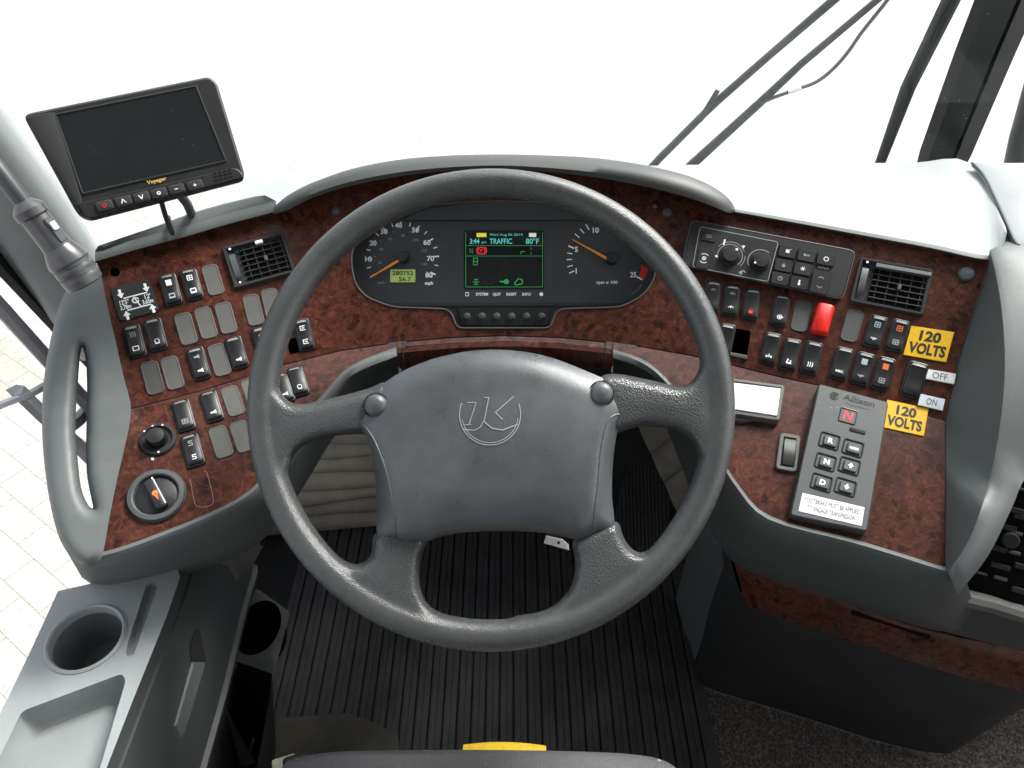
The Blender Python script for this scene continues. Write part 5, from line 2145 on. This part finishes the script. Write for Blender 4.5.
# the passenger side of the dash carries on behind the radio
bm = bmesh.new()
loft(bm, [[Vector((x, 0.86 + yo, 0.885)), Vector((x, 0.835 + yo, 0.865)), Vector((x, 0.83 + yo, 0.8)), Vector((x, 0.86 + yo, 0.45)), Vector((x, 0.9 + yo, 0.0))] for x, yo in ((0.56, 0.0), (0.8, 0.0), (1.1, 0.0), (1.4, 0.02), (1.6, 0.06))])
loft(bm, [[Vector((x, 0.86 + yo, 0.882)), Vector((x, 1.07, 0.77))] for x, yo in ((0.72, 0.0), (0.8, 0.0), (1.1, 0.0), (1.4, 0.02), (1.6, 0.06))])
mk('passenger_side_front', bm, GREY, dash, angle=50)

# ================================================================== AUDIO UNIT behind the wing end
aud = thing('audio_unit', 'black radio stack with small grey keys and a knob behind the flared wing end', 'radio', aty(1010, 560, 0.5))
AN = Vector((-0.35, -0.75, 0.6)).normalized()
AF = Frame(aty(1005, 545, 0.515), AN)
dd = Vector(AF.loc(1024, 575)) - Vector(AF.loc(980, 563))
AF = Frame(AF.o, AN, AF.ex * dd.x + AF.ey * dd.y)
bm = bmesh.new()
slab(bm, AF, AF.locs([(1010, 430), (1100, 450), (1090, 640), (940, 600), (985, 520)]), [(0, -0.05), (0, 0.0), (0.001, 0.001)])
mk('housing', bm, VOID, aud)
for i, (px, py, w, h) in enumerate(((1021, 489, 0.012, 0.003), (1014, 510, 0.018, 0.006), (1022, 517, 0.018, 0.006), (1006, 527, 0.02, 0.006), (1016, 533, 0.012, 0.004), (997, 548, 0.02, 0.007), (1014, 552.5, 0.012, 0.004), (1000, 566, 0.02, 0.006), (1020, 566, 0.012, 0.006), (981, 573, 0.012, 0.003), (1000, 578, 0.014, 0.004), (1018, 590, 0.014, 0.006))):
    x, y = AF.loc(px, py, 0.002)
    f2 = Frame(AF.w(x, y, 0.001), AF.n, AF.ex)
    bm = bmesh.new()
    slab(bm, f2, rrect(w, h, 0.001, 3), [(0, -0.0005), (0, 0.003), (0.0006, 0.004)])
    mk('key', bm, DGREY if i in (4, 6, 9, 10, 0) else MATTE, aud)
x, y = AF.loc(1010, 540, 0.004)
bm = bmesh.new()
lathe(bm, Frame(AF.w(x, y, 0.001), AF.n, AF.ex), [(0.0095, -0.0005), (0.009, 0.006), (0.0075, 0.0075), (0.0002, 0.0075)], 24, cap=False)
mk('knob', bm, MATTE, aud)
bm = bmesh.new()
pr = [atz(962, 600, 0.59), atz(990, 606.5, 0.59), atz(1026, 618, 0.59), atz(1080, 634, 0.59)]
secs = [[p + Vector((0, 0.012, 0.006)), p + Vector((0, 0, 0.0085)), p + Vector((0, -0.006, 0.005)), p + Vector((0, -0.006, -0.004))] for p in pr]
loft(bm, secs)
mk('lower_rail', bm, PLATE, aud)

# ================================================================== FLOOR, MAT, CARPET
bm = bmesh.new()
box(bm, (-0.62, -1.2, -0.12), (1.4, 1.06, -0.012))
fl = mk('floor', bm, MATTE)
tag(fl, kind='structure')
MAT_ = plastic('ribbed_black_rubber', (0.033, 0.033, 0.033), 0.6, 500, 0.3, 0.45, dust=0.7, dust_scale=150, spec=0.5)
bm = bmesh.new()
prof_ = []
x = -0.45
P = 0.0252
while x < 0.335:
    prof_ += [(x, 0.0), (x + 0.0008, 0.0048), (x + 0.0022, 0.0056), (x + P * 0.44, 0.0056), (x + P * 0.46, 0.0046), (x + P * 0.5, 0.0046), (x + P * 0.52, 0.0056), (x + P - 0.0042, 0.0056), (x + P - 0.003, 0.0048), (x + P - 0.0022, 0.0)]
    x += P
prof_ += [(0.338, 0.0), (0.340, 0.006), (0.347, 0.006), (0.349, -0.01)]
secs = [[Vector((a, yy, b - 0.002)) for a, b in prof_] for yy in (0.1, 0.6, 1.04)]
loft(bm, secs)
fm = mk('floor_mat', bm, MAT_, None, angle=25)
tag(fm, 'long black ribbed rubber mat on the driver floor below the steering wheel', 'floor mat')
CARP, nt, b = nodes_of('speckled_brown_carpet')
tc = N(nt, 'ShaderNodeTexCoord')
n1 = N(nt, 'ShaderNodeTexNoise', Scale=260.0, Detail=4.0, Roughness=0.8)
L(nt, tc.outputs['Object'], n1.inputs['Vector'])
n2 = N(nt, 'ShaderNodeTexVoronoi', Scale=330.0)
L(nt, tc.outputs['Object'], n2.inputs['Vector'])
mm = N(nt, 'ShaderNodeMath', operation='MULTIPLY')
L(nt, n1.outputs['Fac'], mm.inputs[0])
L(nt, n2.outputs['Color'], mm.inputs[1])
r = ramp(nt, mm.outputs[0], [(0.08, (0.03, 0.025, 0.021)), (0.28, (0.082, 0.07, 0.06)), (0.55, (0.22, 0.19, 0.165))])
L(nt, r.outputs['Color'], b.inputs['Base Color'])
b.inputs['Roughness'].default_value = 0.95
bp = N(nt, 'ShaderNodeBump', Strength=0.9, Distance=0.004)
L(nt, mm.outputs[0], bp.inputs['Height'])
L(nt, bp.outputs['Normal'], b.inputs['Normal'])
bm = bmesh.new()
sheet(bm, [(0.352, 0.1), (1.3, 0.1), (1.3, 1.0), (0.352, 1.0)], lambda x, y, o: Vector((x, y, -0.004 + o + 0.002 * random.random())), grid=0.03, thick=0.006, edge_step=0.03)
cp = mk('carpet', bm, CARP, None, angle=80)
tag(cp, 'speckled dark brown carpet on the gangway floor beside the ribbed mat', 'carpet')
OLIVE = plastic('worn_olive_mat', (0.075, 0.07, 0.055), 0.9, 500, 0.6, 0.3, dust=0.4, dust_scale=140, spec=0.2)
bm = bmesh.new()
sheet(bm, [(279, 718), (346, 713), (372, 722), (398, 735), (402, 780), (262, 790)], lambda x, y, o: atz(x, y, 0.012 + o), grid=9, thick=0.006)
om = mk('floor_patch', bm, OLIVE, None, angle=50)
tag(om, 'flat olive brown mat scrap lying on the ribbed mat in front of the seat', 'mat scrap')

# ================================================================== SEAT
seat = thing('driver_seat', 'front edge of grey woven driver seat cushion with yellow strap behind it', 'seat', (0.0, 0.1, 0.0))
m, nt, b = nodes_of('grey_woven_seat_cloth')
tc = N(nt, 'ShaderNodeTexCoord')
mp = N(nt, 'ShaderNodeMapping')
mp.inputs['Scale'].default_value = (95, 60, 60)
L(nt, tc.outputs['Object'], mp.inputs['Vector'])
vo = N(nt, 'ShaderNodeTexVoronoi', Scale=1.0, Randomness=0.25)
L(nt, mp.outputs[0], vo.inputs['Vector'])
rr = ramp(nt, vo.outputs['Distance'], [(0.14, (0.6, 0.6, 0.6)), (0.22, (0.17, 0.172, 0.175))])
wv = N(nt, 'ShaderNodeTexNoise', Scale=600.0, Detail=2.0)
L(nt, tc.outputs['Object'], wv.inputs['Vector'])
mx = N(nt, 'ShaderNodeMix', data_type='RGBA', blend_type='MULTIPLY')
mx.inputs['Factor'].default_value = 0.7
L(nt, rr.outputs['Color'], mx.inputs['A'])
L(nt, wv.outputs['Color'], mx.inputs['B'])
L(nt, mx.outputs['Result'], b.inputs['Base Color'])
b.inputs['Roughness'].default_value = 0.9
bp = N(nt, 'ShaderNodeBump', Strength=0.6, Distance=0.002)
L(nt, wv.outputs['Fac'], bp.inputs['Height'])
L(nt, bp.outputs['Normal'], b.inputs['Normal'])
CLOTH = m
bm = bmesh.new()
secs = []
fe = [atz(x, y, 0.5) for x, y in smooth_px([(281, 769), (290, 760), (312, 754.5), (350, 751), (420, 750), (500, 750), (580, 751.5), (630, 754), (660, 759), (676, 768), (684, 778)], 3)]
for p in fe:
    secs.append([Vector((p.x, p.y - 0.02, 0.3)), p + Vector((0, -0.004, -0.05)), p + Vector((0, 0.0, -0.02)), p, p + Vector((0, -0.012, 0.013)), p + Vector((0, -0.05, 0.022)), p + Vector((0, -0.2, 0.016)), p + Vector((0, -0.4, 0.01))])
loft(bm, secs)
mk('cushion', bm, CLOTH, seat, angle=80)
bm = bmesh.new()
ya = [atz(463, 750, 0.47), atz(490, 747.5, 0.47), atz(520, 748, 0.47), atz(546, 751, 0.47)]
secs = [[p + Vector((0, 0.006, 0)), p + Vector((0, 0.002, 0.004)), p + Vector((0, -0.03, 0.004)), p + Vector((0, -0.03, -0.03)), p + Vector((0, 0.006, -0.03))] for p in smooth(ya, 3)]
loft(bm, secs)
mk('yellow_strap', bm, paint('yellow_webbing', (0.75, 0.5, 0.02), 0.6), seat)
bm = bmesh.new()
f2 = Frame(atz(285, 765, 0.42), (0, -0.3, 1), (1, 0.3, 0))
slab(bm, f2, rrect(0.028, 0.018, 0.003, 3), [(0, -0.01), (0, 0.003), (0.001, 0.004)])
mk('belt_buckle', bm, paint('cream_plastic', (0.5, 0.5, 0.4), 0.4), seat)
bm = bmesh.new()
f2 = Frame(atz(297, 764, 0.43), (0, -0.3, 1), (1, 0.3, 0))
slab(bm, f2, rrect(0.03, 0.02, 0.004, 3), [(0, -0.01), (0, 0.004), (0.002, 0.006)])
mk('buckle_cover', bm, BLACK, seat)
bm = bmesh.new()
box(bm, (-0.2, -0.2, 0.0), (0.17, 0.22, 0.33))
mk('pedestal', bm, MATTE, seat)

# ================================================================== FOOTWELL: pedal, padded bulkhead panels
ped = thing('accelerator_pedal', 'black ribbed accelerator pedal plate seen through the wheel between spoke and rim', 'pedal', (0.14, 0.95, 0.0))
PF = Frame(atz(645, 500, 0.12), (0, -math.sin(math.radians(40)), math.cos(math.radians(40))), (1, 0, 0))
po = PF.locs([(636, 440), (648, 436), (672, 506), (660, 560), (612, 560), (618, 500)])
bm = bmesh.new()
slab(bm, PF, rpoly(po, 0.01, 4), [(0, -0.012), (0, 0.0), (0.001, 0.001)])
mk('plate', bm, MATTE, ped)
bm = bmesh.new()
x0_, x1_ = min(p[0] for p in po), max(p[0] for p in po)
yb0, yb1 = min(p[1] for p in po), max(p[1] for p in po)
x = x0_ + 0.004
while x < x1_ - 0.003:
    ys = [y for y in [yb0 + (yb1 - yb0) * i / 40 for i in range(41)] if inside((x - 0.002, y), po) and inside((x + 0.002, y), po)]
    if len(ys) > 3:
        slab(bm, PF, [(x - 0.0018, ys[0]), (x + 0.0018, ys[0]), (x + 0.0018, ys[-1]), (x - 0.0018, ys[-1])], [(0, 0.0005), (0, 0.003), (0.0004, 0.0036)])
    x += 0.0075
mk('rib_grip', bm, MAT_, ped)
bm = bmesh.new()
tube(bm, [PF.hit(640, 550, 0.004), PF.hit(640, 560, -0.03)], 0.006, 10)
mk('hinge', bm, CHROME, ped)

BEIGE = plastic('grimy_beige_vinyl', (0.25, 0.225, 0.175), 0.7, 60, 0.3, 0.3, dust=0.2, spec=0.3)


def pleated(name, label, quad, y, n_, amp, slope=0.0):
    """upright padded panel with sewn horizontal pleats"""
    tl, tr, br_, bl = [aty(px, py, y) for px, py in quad]
    bm = bmesh.new()
    secs = []
    m_ = n_ * 6
    for i in range(m_ + 1):
        v = i / m_
        ph = (v * n_) % 1.0
        bul = amp * (abs(math.sin(math.pi * ph)) ** 0.5)
        row = []
        for k in range(9):
            u = k / 8
            p = tl.lerp(tr, u).lerp(bl.lerp(br_, u), v)
            row.append(p + Vector((0, -bul - 0.01 * math.sin(u * 3 + v * 2), slope * (u - 0.5) + 0.006 * math.sin(u * 4 + i * 0.35))))
        secs.append(row)
    loft(bm, secs)
    o = mk(name, bm, BEIGE, None, angle=70)
    tag(o, label, 'trim panel')


pleated('footwell_panel', 'grimy beige pleated panel behind the left spoke of the wheel', [(255, 415), (392, 425), (390, 526), (250, 534)], 1.02, 7, 0.014)
bm = bmesh.new()
secs = []
for i in range(31):
    v = i / 30
    ph = (v * 3) % 1.0
    bul = 0.012 * abs(math.sin(math.pi * ph)) ** 0.5
    a = aty(638 + 40 * v, 424 + 88 * v, 0.96)
    b_ = aty(690 + 50 * v, 396 + 60 * v, 0.9)
    secs.append([a + Vector((0, 0.04, -0.02)), a + Vector((0, -bul, 0)), a.lerp(b_, 0.5) + Vector((0, -bul, 0)), b_ + Vector((0, -bul, 0))])
loft(bm, secs)
o = mk('footwell_panel', bm, plastic('grimy_brown_vinyl', (0.3, 0.265, 0.21), 0.7, 60, 0.3, 0.3, dust=0.2, spec=0.3), None, angle=70)
tag(o, 'brownish pleated panel above the accelerator pedal behind the right spoke', 'trim panel')
# small curved trim below the left lip
bm = bmesh.new()
cu = [(190, 578), (205, 585), (222, 586), (238, 580), (252, 566), (262, 548)]
secs = []
for x, y in smooth_px(cu, 3):
    p = atz(x, y, 0.42)
    secs.append([p + Vector((0, 0.0, 0.18)), p + Vector((0, -0.004, 0.08)), p, p + Vector((0, 0.02, -0.006))])
loft(bm, secs)
o = mk('side_trim', bm, plastic('olive_grey_trim', (0.12, 0.12, 0.105), 0.6, 700, 0.2, 0.15), dash, angle=60)
# ================================================================== COACH BODY round the driver (windscreen, pillars, window, roof)
body = thing('coach_body', 'coach front end around the dashboard: big windscreen, grey pillar and driver window bars', 'coach', (0.3, 0.0, 0.0))
HEAD = plastic('pale_headlining', (0.25, 0.25, 0.24), 0.9, 500, 0.2, 0.1)
WALLM = plastic('grey_interior_panel', (0.3, 0.3, 0.29), 0.7, 500, 0.2, 0.1)
SEAL = plastic('black_window_rubber', (0.014, 0.014, 0.015), 0.6, 700, 0.3, 0.3, dust=0.5, dust_scale=110)
BARM = plastic('dusty_dark_bar', (0.05, 0.054, 0.056), 0.5, 500, 0.3, 0.35, dust=0.6, dust_scale=100)
GBAR = plastic('grey_window_bar', (0.2, 0.205, 0.23), 0.45, 500, 0.2, 0.15)
bm = bmesh.new()
box(bm, (-0.75, -6.0, 2.05), (1.75, 0.85, 2.09))
mk('roof', bm, HEAD, body)
bm = bmesh.new()
box(bm, (-0.75, -1.44, -0.1), (1.75, -1.4, 2.05))
mk('rear_panel', bm, WALLM, body)
bm = bmesh.new()
box(bm, (-0.75, 1.062, -0.6), (1.75, 1.10, 0.66))
mk('front_panel', bm, MATTE, body)
bm = bmesh.new()
box(bm, (-0.62, -1.4, -0.6), (-0.58, 1.06, 0.20))
mk('side_panel', bm, WALLM, body)
bm = bmesh.new()
box(bm, (-0.75, -6.0, -0.75), (-0.70, -1.44, 2.9))
mk('unseen_shade_side', bm, WALLM, body)  # unseen coach side, built tall to throw shade on the left paving
bm = bmesh.new()
box(bm, (-0.70, -6.0, -0.75), (1.75, 1.05, -0.7))
mk('underbody', bm, MATTE, body)
bm = bmesh.new()
box(bm, (1.7, -1.4, -0.6), (1.75, 1.06, 0.6))
mk('door_side_panel', bm, WALLM, body)
bm = bmesh.new()
face(bm, [bm.verts.new(p) for p in ((-0.72, 1.085, 0.66), (1.75, 1.085, 0.66), (1.75, 1.0, 2.05), (-0.72, 1.0, 2.05))])
mk('windscreen_pane', bm, GLASS, body, 'clear windscreen glass')
# cowl joining the dash to the windscreen
bm = bmesh.new()
face(bm, [bm.verts.new(p) for p in ((-0.42, 0.80, 0.80), (1.3, 0.80, 0.80), (1.3, 1.10, 0.803), (-0.42, 1.10, 0.803))])
mk('cowl', bm, TOPPAD, body)

# grey corner pillar at the left
pr = [(112, 340), (66, 275), (30, 222), (-10, 172), (-80, 85), (-160, -10)]
bm = bmesh.new()
secs = []
for (x, y) in pr:
    c = aty(x, y, 0.90 - 0.0004 * (275 - y))
    e = Vector((0.060, 0.0, 0.04)).normalized()
    sec = []
    for k in range(14):
        a = 2 * math.pi * k / 14
        sec.append(c + Vector((0.058 * math.cos(a), 0.045 * math.sin(a), 0.02 * math.cos(a))))
    secs.append(sec)
loft(bm, secs, closed=True, caps=True)
mk('corner_pillar', bm, GREYL, body, 'grey corner pillar', angle=60)


def bar(pts, w, t, name, m, xp, lab=None, tgt=None):
    """window bar: a flat strip of width w px in the plane x = xp, with thickness t"""
    bm = bmesh.new()
    P = [atx(x, y, xp) for x, y in pts]
    secs = []
    for i, p in enumerate(P):
        a, b = P[max(i - 1, 0)], P[min(i + 1, len(P) - 1)]
        d = (b - a).normalized()
        s = Vector((1, 0, 0)).cross(d).normalized()
        hw = w * mpp(p) / 2
        secs.append([p + s * hw, p + s * hw * 0.8 + Vector((t, 0, 0)), p - s * hw * 0.8 + Vector((t, 0, 0)), p - s * hw, p - Vector((t, 0, 0))])
    loft(bm, secs, closed=True, caps=True)
    return mk(name, bm, m, tgt or body, lab, angle=30)


bar([(-90, 165), (0, 267), (55, 325), (100, 372)], 17, 0.012, 'window_seal', SEAL, -0.675, 'black rubber window seal')
bar([(-90, 212), (0, 310), (48, 363), (90, 410)], 12, 0.012, 'window_bar', GBAR, -0.682)
bar([(-60, 430), (0, 404.5), (30, 393), (46, 384)], 6.5, 0.008, 'quarter_window_edge', GBAR, -0.69)
bar([(14, 390), (45, 420), (80, 450), (110, 480)], 13, 0.012, 'window_bar', GBAR, -0.695)
bar([(60, 432), (76, 420), (95, 398)], 13, 0.010, 'window_bar', GBAR, -0.70)
bm = bmesh.new()
P_ = [atx(x, y, -0.688) for x, y in [(-60, 265), (0, 330), (45, 378), (44, 384), (30, 391), (0, 402), (-60, 428)]]
face(bm, [bm.verts.new(p) for p in P_])
qp = mk('quarter_window_pane', bm, clear_glass('green_tinted_glass', (0.9, 0.94, 0.87), 0.05), body, 'greenish quarter window glass')


# windscreen posts at the right
def post(pts, w0, w1, name, m, y, lab, depth=0.02, tgt=None, groove=False):
    bm = bmesh.new()
    secs = []
    n_ = len(pts)
    for i, (x, yy) in enumerate(pts):
        p = aty(x, yy, y)
        w = (w0 + (w1 - w0) * i / (n_ - 1)) * mpp(p) / 2
        e = Vector((1, 0, 0))
        if groove:
            secs.append([p - e * w, p - e * w * 0.8 + Vector((0, -depth * 0.6, 0)), p - e * w * 0.05 + Vector((0, -depth, 0)), p + e * w * 0.02 + Vector((0, -depth * 0.2, 0)), p + e * w * 0.14 + Vector((0, -depth * 0.9, 0)), p + e * w * 0.85 + Vector((0, -depth * 0.6, 0)), p + e * w, p + Vector((0, depth, 0))])
        else:
            secs.append([p + e * (w * math.cos(a)) + Vector((0, -depth * math.sin(a), 0)) for a in (2 * math.pi * k / 12 for k in range(12))])
    loft(bm, secs, closed=True, caps=True)
    return mk(name, bm, m, tgt or body, lab, angle=40)


post([(934, 178), (945, 150), (985, 48), (1030, -60)], 42, 66, 'windscreen_post', SEAL, 1.13, 'wide dark grooved windscreen post', 0.03, groove=True)
post([(1014, 175), (1024, 140), (1060, 20)], 22, 34, 'windscreen_post', BARM, 1.14, None, 0.02)

# ================================================================== WIPERS outside
RUB = plastic('dusty_wiper_rubber', (0.085, 0.09, 0.088), 0.55, 500, 0.3, 0.35, dust=0.5, dust_scale=110)
HOSE = plastic('grey_hose', (0.12, 0.125, 0.125), 0.55, 500, 0.2, 0.2)


def straight(parent, name, pts, wpx, m, y, flat=1.0, lab=None):
    bm = bmesh.new()
    P = [aty(a, b, y) for a, b in pts]
    tube(bm, P, [w * mpp(p) / 2 for w, p in zip(wpx, P)], 10, flat=flat)
    return mk(name, bm, m, parent, lab)


w1 = thing('wiper', 'thin dusty wiper with a short stub near its foot and a rod running alongside it', 'wiper', aty(655, 170, 1.12))
straight(w1, 'arm', [(640, 180), (659, 159), (717, 101), (824, 7), (880, -42)], [7.5, 7.5, 7.5, 7, 7], RUB, 1.12)
straight(w1, 'stub', [(700, 120), (718, 90)], [6, 5], RUB, 1.112)
straight(w1, 'rod', [(700, 121), (721, 101), (770, 58), (837, 1), (880, -36)], [2.6, 3, 3, 3, 3], HOSE, 1.118)
w2 = thing('wiper', 'thicker dusty wiper with a loose grey hose curving off it', 'wiper', aty(695, 170, 1.13))
straight(w2, 'arm', [(678, 178), (696, 161), (765, 98), (801, 64), (876, 1), (930, -44)], [10, 9.5, 8.5, 7.5, 7, 7], RUB, 1.13)
bm = bmesh.new()
P = smooth([aty(x, y, 1.125) for x, y in [(760, 104), (770, 99), (794, 90), (816, 82), (833, 69), (848, 52), (862, 32), (886, 2), (910, -30)]], 4)
tube(bm, P, 3.6 * mpp(P[0]) / 2, 8)
mk('hose', bm, HOSE, w2)
bm = bmesh.new()
tube(bm, [aty(788, 92, 1.124), aty(801, 88, 1.124)], 5.2 * mpp(P[0]) / 2, 8)
mk('clip', bm, WHITE, w2)
w3 = thing('wiper', 'thick dark wiper standing between the hose and the grooved windscreen post', 'wiper', aty(880, 170, 1.13))
straight(w3, 'arm', [(874, 176), (881, 161), (908, 88), (952, -2), (975, -50)], [10, 11, 16, 20, 22], BARM, 1.13, 0.5)
straight(w3, 'blade', [(878, 174), (887, 152), (914, 80), (958, -6)], [3, 4, 5, 6], SEAL, 1.12, 0.6)

# ================================================================== GROUND OUTSIDE
m, nt, b = nodes_of('pale_concrete_paving')
tc = N(nt, 'ShaderNodeTexCoord')
mp = N(nt, 'ShaderNodeMapping')
mp.inputs['Rotation'].default_value = (0, 0, math.radians(35))
L(nt, tc.outputs['Object'], mp.inputs['Vector'])
bk = N(nt, 'ShaderNodeTexBrick', Scale=2.2)
bk.inputs['Mortar Size'].default_value = 0.005
bk.inputs['Mortar Smooth'].default_value = 0.3
bk.inputs['Color1'].default_value = (0.43, 0.415, 0.385, 1)
bk.inputs['Color2'].default_value = (0.40, 0.385, 0.355, 1)
bk.inputs['Mortar'].default_value = (0.25, 0.23, 0.2, 1)
L(nt, mp.outputs[0], bk.inputs['Vector'])
n1 = N(nt, 'ShaderNodeTexNoise', Scale=60.0, Detail=8.0, Roughness=0.8)
L(nt, tc.outputs['Object'], n1.inputs['Vector'])
r = ramp(nt, n1.outputs['Fac'], [(0.3, 0.4), (0.62, 1.0)])
mx = N(nt, 'ShaderNodeMix', data_type='RGBA', blend_type='MULTIPLY')
mx.inputs['Factor'].default_value = 1
L(nt, bk.outputs['Color'], mx.inputs['A'])
L(nt, r.outputs['Color'], mx.inputs['B'])
L(nt, mx.outputs['Result'], b.inputs['Base Color'])
b.inputs['Roughness'].default_value = 0.9
bm = bmesh.new()
face(bm, [bm.verts.new(p) for p in ((-400, -400, -1.0), (400, -400, -1.0), (400, 400, -1.0), (-400, 400, -1.0))])
g = mk('pavement', bm, m)
tag(g, kind='structure')

GROUPS = {'sticker': 'yellow voltage stickers', 'label': 'white on and off labels', 'wiper': 'wipers outside the windscreen', 'air vent': 'dash air vents', 'trim panel': 'footwell trim panels'}
for o in SC.objects:
    if o.parent is None and o.get('category') in GROUPS:
        o['group'] = GROUPS[o['category']]

# ================================================================== LIGHT, SKY, CAMERA
SUN_EL, SUN_AZ = math.radians(50), math.radians(48)       # azimuth from +Y towards +X
w = bpy.data.worlds.new('World')
SC.world = w
w.use_nodes = True
nt = w.node_tree
sky = nt.nodes.new('ShaderNodeTexSky')
sky.sky_type = 'NISHITA'
sky.sun_disc = False
sky.sun_elevation = SUN_EL
sky.sun_rotation = SUN_AZ
sky.dust_density = 4.0
sky.air_density = 1.0
sky.ozone_density = 1.0
bg = nt.nodes['Background']
bg.inputs['Strength'].default_value = 0.118
hs = nt.nodes.new('ShaderNodeHueSaturation')          # thin overcast: most of the blue is gone
hs.inputs['Saturation'].default_value = 0.32
nt.links.new(sky.outputs[0], hs.inputs['Color'])
nt.links.new(hs.outputs['Color'], bg.inputs['Color'])
ld = bpy.data.lights.new('sun', 'SUN')
ld.energy = 1.3
ld.angle = math.radians(18)
ld.color = (1.0, 0.97, 0.93)
so_ = bpy.data.objects.new('sun', ld)
COL.objects.link(so_)
sd = Vector((math.sin(SUN_AZ) * math.cos(SUN_EL), math.cos(SUN_AZ) * math.cos(SUN_EL), math.sin(SUN_EL)))
so_.rotation_euler = (-sd).to_track_quat('-Z', 'Y').to_euler()
so_.location = (0, 0, 20)

cd = bpy.data.cameras.new('camera')
cd.sensor_width = 36
cd.lens = 36 * FPX / 1024
cd.clip_start = 0.02
cd.clip_end = 1500
co_ = bpy.data.objects.new('camera', cd)
COL.objects.link(co_)
co_.location = CAM
co_.rotation_euler = (math.radians(90) - PITCH, 0, 0)
SC.camera = co_

SC.view_settings.view_transform = 'Standard'
SC.view_settings.look = 'None'
SC.view_settings.gamma = 1
SC.view_settings.exposure = 1.9
SC.cycles.use_denoising = True
SC.cycles.max_bounces = 8
SC.cycles.transparent_max_bounces = 12
